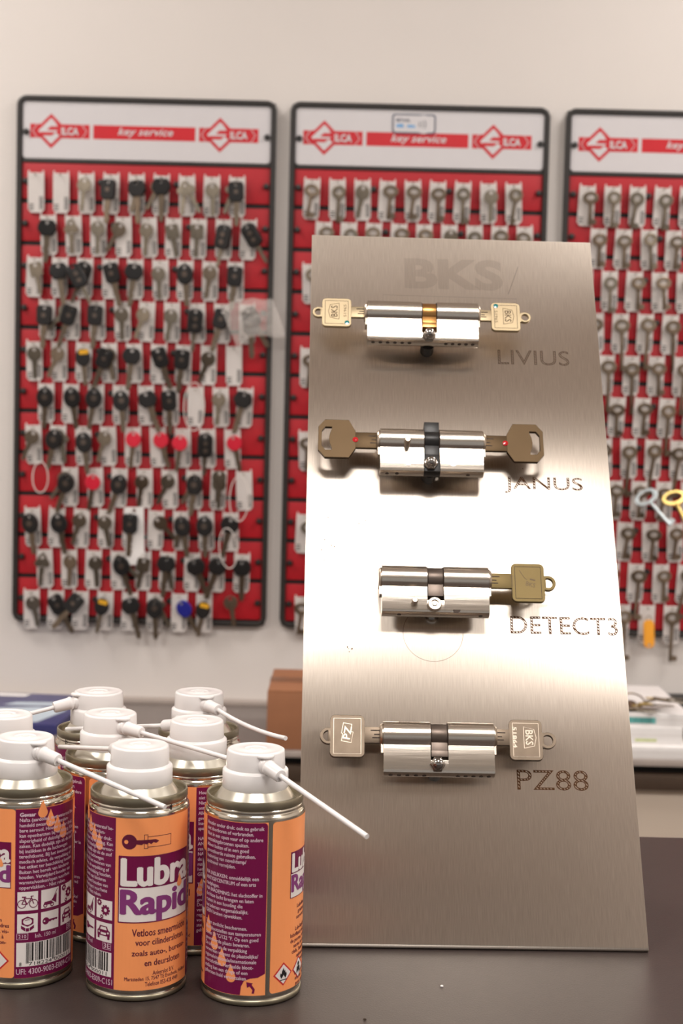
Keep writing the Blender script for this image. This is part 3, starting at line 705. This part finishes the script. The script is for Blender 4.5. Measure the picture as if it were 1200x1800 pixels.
c4, ax4 = make_cyl(-52.3, 13.8, 128.8, -19.0, 'bottom lock cylinder, with brushed housing and dark cam', 'cam_dark', -20.4, 101.2, 'pz')
# screws, pins and drilled holes the photo shows
o = obj('pin', MB().prof((-36+19.6, 316-ax2, 4.5), (0, 0, 1), [(1.9, 0), (1.9, 9), (1.5, 9.6)], 14).mesh(), 'plug', c2)
for x, y in ((-35.2, 303.2), (-5.8, 303.2)):
    obj('screw', MB().prof((x+19.6, y-ax2, 4.9), (0, 0, 1), [(2.1, 0), (2.1, .5), (1.2, .5), (1.2, .2), (.01, .2)], 14).mesh(), 'plug', c2)
plughole(c2, -5.4+19.6, 311.3-ax2, 2.0, 5.2, 'plug')
obj('pin', MB().prof((-32.7+19.2, 204.2-ax3, 3.5), (0, 0, 1), [(2.0, 0), (2.0, 7), (1.4, 7.8)], 14).mesh(), 'plug', c3)
plughole(c3, -6.3+19.2, 200.8-ax3, 2.4, 4.95)
for c, ax, xs in ((c1, ax1, [-58+k*5 for k in range(6)]+[-8+k*4.6 for k in range(5)]), (c4, ax4, [-48+k*5 for k in range(5)]+[-8+k*4.6 for k in range(5)]), (c2, ax2, [-49, -42.5, 4]), (c3, ax3, [-42, 9])):
    cx = {id(c1): -19.4, id(c2): -19.6, id(c3): -19.2, id(c4): -19.0}[id(c)]
    for x in xs: obj('pin_hole', lmesh('ph', lambda: MB().cyl((0, 0, 0), (0, -1, 0), 1.25, .25, 12).mesh()), 'slot', c, loc=mm(x-cx, -24.35, 1.2))
obj('stamp', place(textm('Exterior', 3, bold=.05), -43+19, -30+19, 0, 1.9), 'slot', c4, M=Matrix.Translation(mm(0, 6.9, 5.0)) @ Matrix.Rotation(math.radians(-52), 4, 'X'))
obj('stamp', join(place(textm('D3', 3), 0, 2.4, 0, 1.6), place(textm('D1', 3), 5, 7.4, 0, 1.6)), 'plug', c1, loc=mm(-17, -15.8, 5.05))

# ------------------------------------------------------------------ keys in the cylinders
def line_loop(pts, w=.28): return stroke(list(pts)+[pts[0], pts[1]], w)
def shield(): return line_loop([(-6.6, -3.2), (-5.2, 3.0), (0, 4.2), (5.2, 3.0), (6.6, -3.2)], .35)
def lockkey(side, xface, ax, bowx0, bowx1, ybot, ytop, ringx, m, label, kind, blade_h=8.6, ringr=4.1):
    sgn = -1 if side == 'L' else 1
    cx = (bowx0+bowx1)/2
    r = empty('cylinder_key', PL(cx, ax, OFF), label, 'key', 'keys in the lock cylinders')
    hw = abs(bowx1-bowx0)/2; y0, y1 = ybot-ax, ytop-ax; cy = (y0+y1)/2
    inner = -sgn*hw
    xf = xface-cx
    if kind == 'oct':
        s = sgn
        p = [(-s*hw, blade_h/2+.6), (-s*(hw-4.5), y1), (s*(hw-4.5), y1), (s*hw, y1-5.5), (s*hw, y0+5.5), (s*(hw-4.5), y0), (-s*(hw-4.5), y0), (-s*hw, -blade_h/2-.6)]
        c = [(s*(hw-d), cy+q) for d, q in ((2.4, -5.5), (2.4, 5.5), (4.8, 8.6), (9.0, 8.6), (9.0, 7.2), (7.7, 3.6), (7.2, 0), (7.7, -3.6), (9.0, -7.2), (9.0, -8.6), (4.8, -8.6))]
        head = shape([p, c], 2.6, .2); 
    else:
        body = rrect(-hw, hw, y0, y1, 3)
        head = shape([body], 2.6, .35)
        ro = ringr; rc = (ringx-cx)-sgn*ro
        ring = shape([circ(rc, cy, ro, 28), circ(rc, cy, ro*.62, 24)], 2.59, .25)
        neck = MB().box(min(sgn*(hw-1), sgn*(hw+1.2)), max(sgn*(hw-1), sgn*(hw+.9)), cy-ro*.95, cy+ro*.95, -1.28, 1.28).mesh(bev=.3)
    hb = obj('key_bow', head, m, r)
    if kind != 'oct': obj('key_loop', ring, m, r); obj('loop_neck', neck, m, r)
    h = blade_h/2
    bl = MB().box(min(inner-sgn*-1.0, xf-sgn*3), max(inner+sgn*1.0, xf-sgn*3), -h, h, -1.15, 1.15) if False else MB().box(min(inner+sgn*1.5, xf-sgn*2.6), max(inner+sgn*1.5, xf-sgn*2.6), -h, h, -1.15, 1.15)
    kb = obj('key_blade', bl.mesh(bev=.25), m, r)
    for yy, ln in ((h*.55, 7.5), (h*.05, 5.5), (-h*.35, 6.5)):
        g = MB().box(min(xf, xf+sgn*ln), max(xf, xf+sgn*ln), yy-.35, yy+.35, 1.1, 1.2); obj('groove', g.mesh(False), 'slot', kb)
    z = mm(0, 0, 1.36)
    if kind == 'sq':
        obj('raised_edge', line_loop([(-hw+2.2, y0+2.2), (hw-2.2, y0+2.2), (hw-2.2, y1-2.2), (-hw+2.2, y1-2.2)], .3), 'slot' if m != 'keyD' else 'plug', hb, loc=z)
    return r, hb, hw, y0, y1, sgn
def mark(hb, me, x, y, rot, m, z=1.37):
    obj('stamp', me, m, hb, M=Matrix.Translation(mm(x, y, z)) @ Matrix.Rotation(math.radians(rot), 4, 'Z'))
def bks(): return join(place(textm('BKS', 5, bold=.05), -4.6, 4.6, -2.2, 2.4), shield())
k, hb, hw, y0, y1, s = lockkey('L', -62, ax1, -93.3, -73, 410, 433.1, -99.8, 'keyA', 'pale gold key at left end of the top cylinder, teal dot', 'sq')
mark(hb, bks(), -1.5, 0, 90, 'stamp'); mark(hb, place(textm('51965', 3), 0, 10, 0, 2), 6.8, -4.5, 90, 'stamp')
obj('colour_dot', MB().prof((7.2, y0+3.2, 1.2), (0, 0, 1), [(1.7, 0), (1.7, .3), (.01, .5)], 16).mesh(), 'gem_teal', k)
k, hb, hw, y0, y1, s = lockkey('R', 14.2, ax1, 24.0, 44.2, 410, 433.1, 51.6, 'keyA', 'pale gold key at right end of the top cylinder, teal dot', 'sq')
mark(hb, bks(), 1.5, -.5, -90, 'stamp'); mark(hb, place(textm('51965', 3), 0, 10, 0, 2), -7.6, 4, -90, 'stamp')
obj('colour_dot', MB().prof((-6.6, y1-3.0, 1.2), (0, 0, 1), [(1.7, 0), (1.7, .3), (.01, .5)], 16).mesh(), 'gem_teal', k)
k, hb, hw, y0, y1, s = lockkey('L', -53.6, ax2, -94.4, -69.6, 308.0, 336.4, 0, 'keyB', 'dark bronze eight-sided key at left of the second cylinder', 'oct', 11.6)
obj('colour_dot', MB().prof((12.2, 0, 1.2), (0, 0, 1), [(1.9, 0), (1.9, .3), (.01, .7)], 16).mesh(), 'gem_red', k)
k, hb, hw, y0, y1, s = lockkey('R', 14.3, ax2, 30.6, 55.1, 308.0, 336.4, 0, 'keyB', 'dark bronze eight-sided key at right of the second cylinder', 'oct', 11.6)
obj('colour_dot', MB().prof((-13.2, 0, 1.2), (0, 0, 1), [(1.9, 0), (1.9, .3), (.01, .7)], 16).mesh(), 'gem_red', k)
k, hb, hw, y0, y1, s = lockkey('R', 14.4, ax3, 29.5, 50.4, 208.4, 234.6, 57.6, 'keyC', 'olive brass key at right end of the third cylinder', 'sq', 10, 5.1)
mark(hb, place(textm('Janus', 3), 0, 8, 0, 2), -11.2, 4, -90, 'stamp'); mark(hb, join(stroke([(-6, 6), (-2, 2), (0, 1)], .3), place(textm('BKS', 3), 0, 6, -3, 0), stroke([(2, 2), (5, 2)], .9)), -1, 0, -15, 'stamp')
k, hb, hw, y0, y1, s = lockkey('L', -52.3, ax4, -84.2, -63.4, 106.2, 132.4, -90.2, 'keyD', 'grey nickel key at left end of the bottom cylinder', 'sq', 10, 5.1)
mark(hb, join(place(textm('PZ', 6, bold=.1), -4, 4, -2.2, 2.2), line_loop([(-5.6, -3.4), (1, -3.4), (1, -1.8), (5.6, -1.8), (5.6, 3.4), (-1, 3.4), (-1, 2.6), (-5.6, 2.6)], .35)), 0, 1, 80, 'plug')
k, hb, hw, y0, y1, s = lockkey('R', 13.8, ax4, 23.6, 43.6, 106.2, 131.4, 51.9, 'keyD', 'grey nickel key at right end of the bottom cylinder', 'sq', 10, 5.1)
mark(hb, bks(), 2, 0, -90, 'plug'); mark(hb, place(textm('51864', 3, bold=.06), 0, 13, 0, 2.4), -7.8, 6.5, -90, 'plug')

# ------------------------------------------------------------------ spray cans
def pic_key():
    m = [shape([circ(-15.4, 84, 3.9, 24), circ(-17, 84, 1.1, 12)]), polym([(-12, 85.0), (-1.8, 85.0), (0, 84.1), (-.6, 83.6), (-1.6, 83.0), (-3, 83.6), (-4.2, 82.6), (-5.4, 83.4), (-6.6, 82.6), (-8, 83.2), (-9, 82.4), (-12, 82.8)])]
    w = .3
    m += [stroke([(-7.8, 80.5), (-7.8, 87.6), (-6, 87.6), (-6, 80.5), (-7.8, 80.5)], w), stroke([(-6, 86.6), (7, 86.6), (7, 81.2), (-6, 81.2)], w)]
    return join(*m)
def drop(cx, cy, s):
    p = [(cx, cy+1.7*s)]+[(cx+s*.78*math.cos(a), cy-.3*s+s*.78*math.sin(a)) for a in [math.radians(30-k*15) for k in range(17)]]
    return polym(p)
def gear(cx, cy, r, n=9):
    p = []
    for k in range(n):
        for da, q in ((-.28, .78), (-.16, 1.05), (.16, 1.05), (.28, .78)):
            a = 2*PI*(k+.0)/n+da*2*PI/n*1.6; p.append((cx+r*q*math.cos(a), cy+r*q*math.sin(a)))
    return shape([p, circ(cx, cy, r*.36, 14)])
GX = -60.6
def icons():
    whites, darks = [], []
    xs = [GX+1.3, GX+13.6, GX+25.9]; sz = 10.6
    for j, zt in enumerate((52.2, 40.4)):
        for i, x in enumerate(xs):
            whites.append(polym([(x, zt), (x, zt-10), (x+sz, zt-10), (x+sz, zt)]))
            cx, cy = x+sz/2, zt-5; d = []
            if (i, j) == (0, 0):
                d = [ringm(cx-3, cy-1.4, 2.1, .4), ringm(cx+3, cy-1.4, 2.1, .4), stroke([(cx-3, cy-1.4), (cx-1.6, cy+1.6), (cx+1.8, cy+1.4), (cx-.4, cy-1.6), (cx-3, cy-1.4)], .45), stroke([(cx-.4, cy-1.6), (cx-1.9, cy+2.2)], .45), stroke([(cx-2.8, cy+2.3), (cx-1, cy+2.3)], .6), stroke([(cx+3, cy-1.4), (cx+1.6, cy+2.6), (cx+2.8, cy+2.6)], .45)]
            elif (i, j) == (1, 0):
                d = [polym([(cx-4.2, cy-3.2), (cx-3.4, cy-1.6), (cx+.4, cy-1.4), (cx+1.6, cy-2.6), (cx+1.6, cy-3.2)]), ringm(cx-3, cy-3.5, .9, .5), ringm(cx+1, cy-3.5, .9, .5), polym([(cx+3.6, cy-3.2), (cx+.6, cy-1.2), (cx+3.9, cy+2.2)]), stroke([(cx+1, cy-1.6), (cx+4.3, cy+4.2)], .4)]
            elif (i, j) == (2, 0): d = [gear(cx+1.2, cy-.2, 2.7), gear(cx-3.0, cy+3.3, 1.7), gear(cx-1.2, cy-3.9, 1.1)]
            elif (i, j) == (0, 1):
                hexa = [(cx+3.5*math.cos(PI/6+k*PI/3), cy+1+2.7*math.sin(PI/6+k*PI/3)) for k in range(6)]
                d = [shape([hexa, circ(cx, cy+1, 2.3, 18, 1.75)]), polym([(cx-3.3, cy-.9), (cx-1.1, cy-2.4), (cx-1.1, cy-4.2), (cx-3.3, cy-2.6)]), polym([(cx-.8, cy-2.5), (cx+.8, cy-2.5), (cx+.8, cy-4.3), (cx-.8, cy-4.3)]), polym([(cx+3.3, cy-.9), (cx+1.1, cy-2.4), (cx+1.1, cy-4.2), (cx+3.3, cy-2.6)]), stroke([(cx-1.2, cy+1.6), (cx+.2, cy+2), (cx+1, cy+1.9)], .3)]
            elif (i, j) == (1, 1):
                d = [shape([circ(cx-2.6, cy, 1.9, 18), circ(cx-3.4, cy, .5, 10)]), polym([(cx-1, cy+.6), (cx+4.2, cy+.6), (cx+4.6, cy), (cx+4, cy-.5), (cx+3, cy-.1), (cx+2, cy-.7), (cx+1, cy-.2), (cx, cy-.8), (cx-1, cy-.6)])]
            else:
                d = [shape([[(cx-4.2, cy-2), (cx-4.2, cy+.6), (cx-3.2, cy+1.2), (cx-2.3, cy+3.2), (cx+2.3, cy+3.2), (cx+3.2, cy+1.2), (cx+4.2, cy+.6), (cx+4.2, cy-2)], [(cx-2.3, cy+1.2), (cx-1.7, cy+2.7), (cx+1.7, cy+2.7), (cx+2.3, cy+1.2)], rrect(cx-1.8, cx+1.8, cy-1.4, cy-.2, .3), circ(cx-3, cy-.2, .6, 10), circ(cx+3, cy-.2, .6, 10)]), polym([(cx-4, cy-2), (cx-2.6, cy-2), (cx-2.6, cy-3.6), (cx-4, cy-3.6)]), polym([(cx+4, cy-2), (cx+2.6, cy-2), (cx+2.6, cy-3.6), (cx+4, cy-3.6)])]
            darks += [shift(m, 0, 0, .05) for m in d]
    return join(*whites), join(*darks)
def barcode():
    x0, x1 = GX+1, GX+36.4; w = polym([(x0, 25.2), (x0, 12.4), (x1, 12.4), (x1, 25.2)]); rnd = random.Random(42); bars = []
    x = x0+5
    while x < x1-2.4:
        bw = rnd.choice((.3, .3, .6, .6, .9)); low = 15.2 if len(bars) not in (0, 1, 14, 15, 28, 29) else 14
        bars.append(polym([(x, 25), (x, low), (x+bw, low), (x+bw, 25)])); x += bw+rnd.choice((.35, .35, .7, .9))
    bars.append(place(textm('8', 3), x0+1.2, None, 12.8, 14.8) if False else shift(textm('8', 2.8, 'LEFT'), x0+1.4, 12.8))
    bars.append(place(textm('718224', 2.6), x0+6.4, x0+19, 12.8, 14.7)); bars.append(place(textm('000011', 2.6), x0+20.6, x0+32.6, 12.8, 14.7))
    return w, shift(join(*bars), 0, 0, .05)
def hazard(cx, cy, r, kind):
    red = shape([[(cx-r, cy), (cx, cy-r), (cx+r, cy), (cx, cy+r)]]); q = r-1.1
    wh = shift(shape([[(cx-q, cy), (cx, cy-q), (cx+q, cy), (cx, cy+q)]]), 0, 0, .04)
    if kind == 'flame':
        bl = [polym([(cx-1.4, cy-2.2), (cx-2.2, cy-.6), (cx-1.9, cy+.8), (cx-1.3, cy+.2), (cx-.9, cy+1.8), (cx+.1, cy+3.4), (cx+.5, cy+1.5), (cx+1.1, cy+2.1), (cx+1.3, cy+.4), (cx+1.9, cy+.9), (cx+2.2, cy-.6), (cx+1.4, cy-2.2), (cx+.5, cy-1.1), (cx, cy-.3), (cx-.5, cy-1.3)]), stroke([(cx-2, cy-3), (cx+2, cy-3)], .5)]
    elif kind == 'excl': bl = [polym([(cx-.9, cy+3.4), (cx+.9, cy+3.4), (cx+.5, cy-.9), (cx-.5, cy-.9)]), shape([circ(cx, cy-2.4, .9, 14)])]
    else: bl = [shape([circ(cx, cy+2, 1.1, 14)]), polym([(cx-2.4, cy-2.8), (cx-1.8, cy+.4), (cx, cy+1), (cx+1.8, cy+.4), (cx+2.4, cy-2.8), (cx+.6, cy-1.6), (cx, cy-3.4), (cx-.7, cy-1.6)])]
    return red, wh, shift(join(*bl), 0, 0, .08)
GEV = ['Nafta (aardolie), met waterstof be-', 'handeld zwaar. Zeer ontvlam-', 'bare aerosol. Houder onder druk:', 'kan openbarsten bij verhitting. Kan', 'slaperigheid of duizeligheid veroor-', 'zaken. Kan dodelijk zijn als de stof', 'bij inslikken in de luchtwegen', 'terechtkomt. Bij het inwinnen van', 'medisch advies, de verpakking of', 'het etiket ter beschikking houden.', 'Buiten het bereik van kinderen', 'houden. Verwijderd houden van', 'warmte/vonken/open vuur/hete', 'oppervlakken. - Niet roken.']
HOU = ['Houder onder druk: ook na gebruik', 'niet doorboren of verbranden.', 'Niet in een open vuur of op andere', 'ontstekingsbronnen spuiten.', 'Alleen buiten of in een goed', 'geventileerde ruimte gebruiken.', 'Inademing van nevel/damp/', 'spuitnevel vermijden.', '', 'NA INSLIKKEN: onmiddellijk een', 'ANTIGIFCENTRUM of een arts', 'raadplegen.', 'NA INADEMING: het slachtoffer in', 'de frisse lucht brengen en laten', 'rusten in een houding die', 'het ademen vergemakkelijkt.', 'GEEN braken opwekken.', '', 'Tegen zonlicht beschermen.', 'Niet blootstellen aan temperaturen', 'boven 50 \u00b0C/122 \u00b0F. Op een goed', 'geventileerde plaats bewaren.', 'De inhoud en de verpakking', 'verwerken volgens de plaatselijke/', 'regionale/nationale/internationale', 'voorschriften. Herhaalde bloot-', 'stelling kan een droge of een', 'gebarsten huid veroorzaken.']
FRA = ['Lubrifiant sans', 'graisse pour', 'serrures de vie', '', 'Lub-Rapid est un', 'lubrifiant pour cylindres', 'de portes, voitures, vis-', 'series et cadenas \u00e0', 'clefs. Sans huile, non-', 'salissant pour', 'bureau et', '', 'Bien agiter avant', 'emploi. Produit', 'pour serrures.']
def block(lines, size, pitch, x, ytop, width, bold=0, align='LEFT', ybot=None):
    t = textm('\n'.join(lines), size, align, pitch=pitch, bold=bold); a = bbox(t)
    k = width/(a[1]-a[0]); ky = 1 if ybot is None else (ytop-ybot)/(a[3]-a[2]); t.transform(Matrix.Diagonal((k, ky, 1, 1))); a = bbox(t)
    return shift(t, x-a[0], ytop-a[3])
R0 = 26.5
def lay(name, me, m, parent, lvl, step=2.0):
    return obj(name, wrap(me, R0+.05+lvl*.05, 0, step), m, parent)
def big_logo(x0, x1, ya, ym, yb, parent):
    lay('logo_block', polym([(x0, ya), (x0, ym), (x1, ym), (x1, ya)]), 'purple', parent, 2)
    lay('logo_block', join(polym([(x0, ym), (x0, yb), (x1, yb), (x1, ym)])), 'lwhite', parent, 2)
    w = x1-x0; hh = ya-ym
    e = .35*w/43
    lay('logo_border', join(stroke([(x0, yb), (x0, ya), (x1, ya), (x1, yb), (x0, yb)], e*1.6), stroke([(x0, ym), (x1, ym)], e)), 'purple', parent, 3)
    lay('logo_lettering', place(heavy(textm('Lubra', 16, bold=.2, res=4), .5), x0+w*.02, x1-w*.005, ym+hh*.03, ya-hh*.05), 'lwhite', parent, 4, 1.2)
    t = heavy(textm('Rapid', 16, bold=.2, res=4), .5); t.vertices; a = bbox(t)
    lay('logo_lettering', place(t, x0+w*.015, x1-w*.005, yb+hh*.0, ym-hh*.06), 'lmauve', parent, 4, 1.2)
    lay('logo_drop', drop(x0+w*.815, ym+hh*.0, w*.06), 'orange', parent, 5)
def make_label():
    lab = bpy.data.objects.new('label', None)
    full = polym([(-60.6, 96.2), (-60.6, 6.2), (61.0, 6.2), (61.0, 96.2)])
    base = obj('label', wrap(full, R0+.05), 'orange')
    lay('french_panel', shape([rrect(63.4, 105.95, 6.4, 96, 1.8)]), 'orange', base, 0)
    lay('danger_panel', polym([(-60.6, 96), (-60.6, 6.3), (-22.7, 6.3), (-22.7, 96)]), 'purple', base, 1)
    hp = [(22.9, 96), (22.9, 6.4)]+[(48, 6.4), (48.5, 11), (50, 14), (53, 15.2), (57, 15.6), (60.7, 17.5)]+[(60.7, 94.4), (60.2, 95.5), (59.2, 96)]
    lay('warning_panel', polym(hp), 'purple', base, 1)
    lay('peel_arrow', join(polym([(51.2, 13.4), (54.6, 12.8), (53.9, 12.0), (55.6, 9.6), (55.2, 7.4), (54.0, 7.4), (54.4, 9.2), (52.9, 11.2), (51.6, 10.4)])), 'purple', base, 2)
    lay('lock_pictogram', pic_key(), 'lbrown', base, 1)
    big_logo(-20.6, 21.6, 76.4, 60.2, 42, base)
    t = [place(heavy(textm(s, 5), .11), xa, xb, zb, zb+h) for s, xa, xb, zb, h in (('Vetloos smeermiddel', -13.4, 20.2, 34.6, 3.9), ('voor cilindersloten,', -11.6, 18.6, 29.2, 3.9), ('zoals auto-, bureau-', -13.4, 19.6, 23.9, 3.4), ('en deursloten', -6.8, 15, 18.8, 3.4))]
    t += [place(heavy(textm(s, 3), .04), xa, xb, zb, zb+2.3) for s, xa, xb, zb in (('Ankerslot B.V.', -2.4, 10.6, 13.8), ('Marssteden 15, 7547 TE Enschede, Holland', -17, 20.8, 11.0), ('Telefoon 053-428 4949', -6.4, 13.6, 8.2))]
    lay('description_text', join(*t), 'lbrown', base, 1)
    g = [shift(place(heavy(textm('Gevaar', 3), .1), GX+2.2, GX+10.4, 92.0, 94.2), 0, 0), block(GEV, 2.75, 2.83, GX+2, 91.2, 34.6, .0, ybot=53.0)]
    lay('danger_text', heavy(join(*g), .04), 'ltext', base, 3)
    lay('drops', join(*[drop(-46.5+k*4.4, 93-k*3.9+(1.5 if k == 0 else 0), 3.4) for k in range(4)]), 'orange', base, 2)
    w, d = icons(); lay('pictogram', w, 'lwhite', base, 2); lay('pictogram', d, 'purple', base, 3)
    w, d = barcode(); lay('barcode', w, 'lwhite', base, 2); lay('barcode', d, 'lblack', base, 3)
    n = [place(textm('210', 3), GX+2, GX+6, 27.6, 29.4), stroke([(GX+1.2, 26.9), (GX+6.8, 26.9), (GX+6.8, 30.1), (GX+1.2, 30.1), (GX+1.2, 26.9)], .2), place(textm('Inh. 150 ml', 3), GX+10.6, GX+22.4, 27.3, 29.4), stroke([(GX+31, 26.6), (GX+36, 26.6), (GX+36, 30.4), (GX+31, 30.4), (GX+31, 26.6)], .2), place(textm('3E', 3), GX+31.6, GX+35.4, 27.2, 29.8), place(textm('UFI: 4300-9003-E009-C1S1', 4), GX+1, GX+37, 8.2, 11.2)]
    lay('number_print', join(*n), 'ltext', base, 3)
    lay('warning_text', heavy(block(HOU, 2.8, 2.93, 24.2, 94.0, 34.6, .0, ybot=13.6), .04), 'ltext', base, 3)
    lay('drops', join(*[drop(26.6+k*5.4, 38.5-k*7.4, 3.5) for k in range(4)]), 'orange', base, 2)
    big_logo(75.2, 103.6, 78.4, 67.2, 54.4, base)
    lay('french_text', heavy(block(FRA, 2.9, 2.95, 76, 50, 27, .0, 'CENTER'), .07), 'lbrown', base, 1)
    for cx, kd in ((71.4, 'flame'), (84.2, 'env'), (97, 'excl')):
        for me, m, lv in zip(hazard(cx, 15.5, 6.2, kd), ('lred', 'lwhite', 'lblack'), (1, 2, 3)): lay('hazard_diamond', me, m, base, lv)
    return base
LABEL = make_label()
BODY = MB().lathe([(25.0, 0), (25.6, .1), (26.2, .8), (26.3, 2.2), (25.9, 3.3), (25.6, 3.8), (26.0, 4.6), (26.35, 5.6), (26.4, 6.2), (26.4, 97.0), (26.2, 98.2), (25.5, 99.0), (25.1, 99.6), (25.4, 100.3), (25.2, 101.2), (24.4, 102.0), (24.2, 102.6)], 72).mesh(ang=60)
RIM = MB().lathe([(24.2, 101.3), (25.2, 101.5), (25.45, 102.0), (25.4, 105.2), (25.1, 105.9), (24.6, 106.0), (24.2, 105.6), (24.0, 104.6), (23.8, 101.4)], 72, caps=False).mesh(ang=50)
DOME = MB().lathe([(24.0, 101.6), (23.2, 101.2), (22.4, 101.5), (21.6, 102.4), (17.4, 108.4), (16.8, 109.2), (14, 110)], 72).mesh(ang=60)
COLLAR = MB().lathe([(15.6, 108.6), (17.1, 108.6), (17.35, 109), (17.25, 117.4), (16.9, 118.0), (15.5, 118.9), (14.9, 119.0)], 72).mesh(ang=40)
ACT = MB().lathe([(14.6, 118.6), (15.5, 118.8), (15.55, 119.2), (15.15, 127.6), (14.9, 128.2), (14.3, 128.6), (13.6, 128.65), (12.6, 128.4), (6.4, 128.3), (5.9, 128.6), (5.3, 128.3), (3.2, 128.3), (2.6, 128.7), (1.6, 128.5), (.01, 128.6)], 72).mesh(ang=50)
BASE = MB().lathe([(25.2, .35), (26.1, .5), (26.45, 1.2), (26.45, 2.4), (26.0, 3.2), (25.4, 3.4)], 72, caps=False).mesh(ang=70)
SEAM = wrap(polym([(-.35, 97.2), (-.35, 101.6), (.35, 101.6), (.35, 97.2)]), 25.75); 
def make_can(x, y, rot, label, az, tip, bend=0, seam=None):
    r = empty('spray_can', Matrix.Translation(W(x, y, .05)), label, 'spray can', 'white-capped spray cans on the counter')
    obj('body', BODY, 'tin', r); obj('base_ring', BASE, 'tinmatte', r); obj('top_rim', RIM, 'tinmatte', r); obj('dome', DOME, 'tindome', r)
    obj('cap_collar', COLLAR, 'cap', r); obj('actuator', ACT, 'cap', r)
    l = LABEL.copy(); COL.objects.link(l); l.parent = r; l.rotation_euler = (0, 0, math.radians(rot))
    for ch in LABEL.children:
        c = ch.copy(); COL.objects.link(c); c.parent = l
    if seam is not None: obj('weld_seam', SEAM, 'lblack', r, rot=(0, 0, math.radians(seam)))
    if az is None: return r
    a = math.radians(az); d0 = Vector((math.sin(a), -math.cos(a), 0))
    ball = d0*15.6+Vector((0, 0, 122.6))
    tp = Vector((tip[0]-x, tip[1]-y, tip[2]))
    d = (tp-ball).normalized()
    nz = MB().prof(ball-d0*1.5, d0, [(4.2, 0), (4.3, 1.6), (3.8, 2.6), (2.4, 3.3), (.01, 3.5)], 24)
    st = ball+d0*.6
    d = (tp-st).normalized()
    nz.prof(st, d, [(3.2, -1), (3.4, 1.2), (4.1, 1.8), (4.2, 2.8), (3.7, 3.6), (3.5, 12.2), (3.1, 13), (1.6, 13.1)], 24)
    obj('nozzle', nz.mesh(ang=50), 'cap', r)
    tab = MB().prof(d0*13+Vector((0, 0, 126.9)), (0, 0, 1), [(4.9, 0), (5.1, .4), (5.0, 1.1), (4.6, 1.4)], 24); obj('actuator_tab', tab.mesh(ang=50), 'cap', r)
    p0 = st+d*12.5; pts = []
    side = Vector((0, 0, 1)).cross(d).normalized(); upn = d.cross(side)*-1
    for k in range(9):
        u = k/8; pts.append(p0.lerp(tp, u)+Vector((0, 0, -1))*bend*4*u*(1-u))
    obj('straw', MB().tube(pts, 1.32, 14).mesh(ang=50), 'cap', r)
    return r
make_can(-166.4, 752.7, 134, 'spray can cut off by left edge, purple danger panel and barcode facing', 42, (-83.8, 694.1, 108), 0)
make_can(-103.1, 740.4, 31.2, 'front middle spray can showing large logo with key picture', -140, (-161.7, 823.2, 106.5), 0, seam=48)
make_can(-41.8, 737.8, -112.8, 'front right spray can showing purple warning text, beside the plate', 24, (15.7, 654.4, 107.4), 0)
make_can(-190.2, 808.6, 80, 'spray can half hidden behind the can at left edge', -90, (-275, 800, 112), 0)
make_can(-131.6, 818.9, -153, 'spray can behind the front middle one, straw pointing right', 39, (-56.2, 765, 115.6), 0)
make_can(-79.7, 805.3, -43, 'spray can between the front middle and front right cans', -138, (-167, 871, 106.5), 0)
make_can(-149.5, 883.6, 20, 'rearmost left spray can, nozzle pointing left', -58, (-223, 846, 110), 0, seam=-40)
make_can(-87, 890.1, 60, 'rearmost right spray can, with curved straw pointing right', 24, (-28.8, 806, 118.8), 2.2)
for ch in list(LABEL.children): bpy.data.objects.remove(ch)
bpy.data.objects.remove(LABEL)
# crumbs on the counter
rnd = random.Random(9)
for i, (x, y, lab) in enumerate(((212, 822, 'tiny white crumb on the counter right of the plate'), (60, 745, 'tiny white crumb on the counter in front of the plate'), (18, 700, 'tiny dark crumb on the counter near bottom edge'))):
    p = MB().lathe([(.01, 0), (.9, .2), (.7, .7), (.01, .9)], 6).mesh(False); tag(obj('crumb', p, 'paper' if i < 2 else 'slot', loc=W(x, y, 0), rot=(0, 0, i)), lab, 'crumb', 'crumbs on the counter')
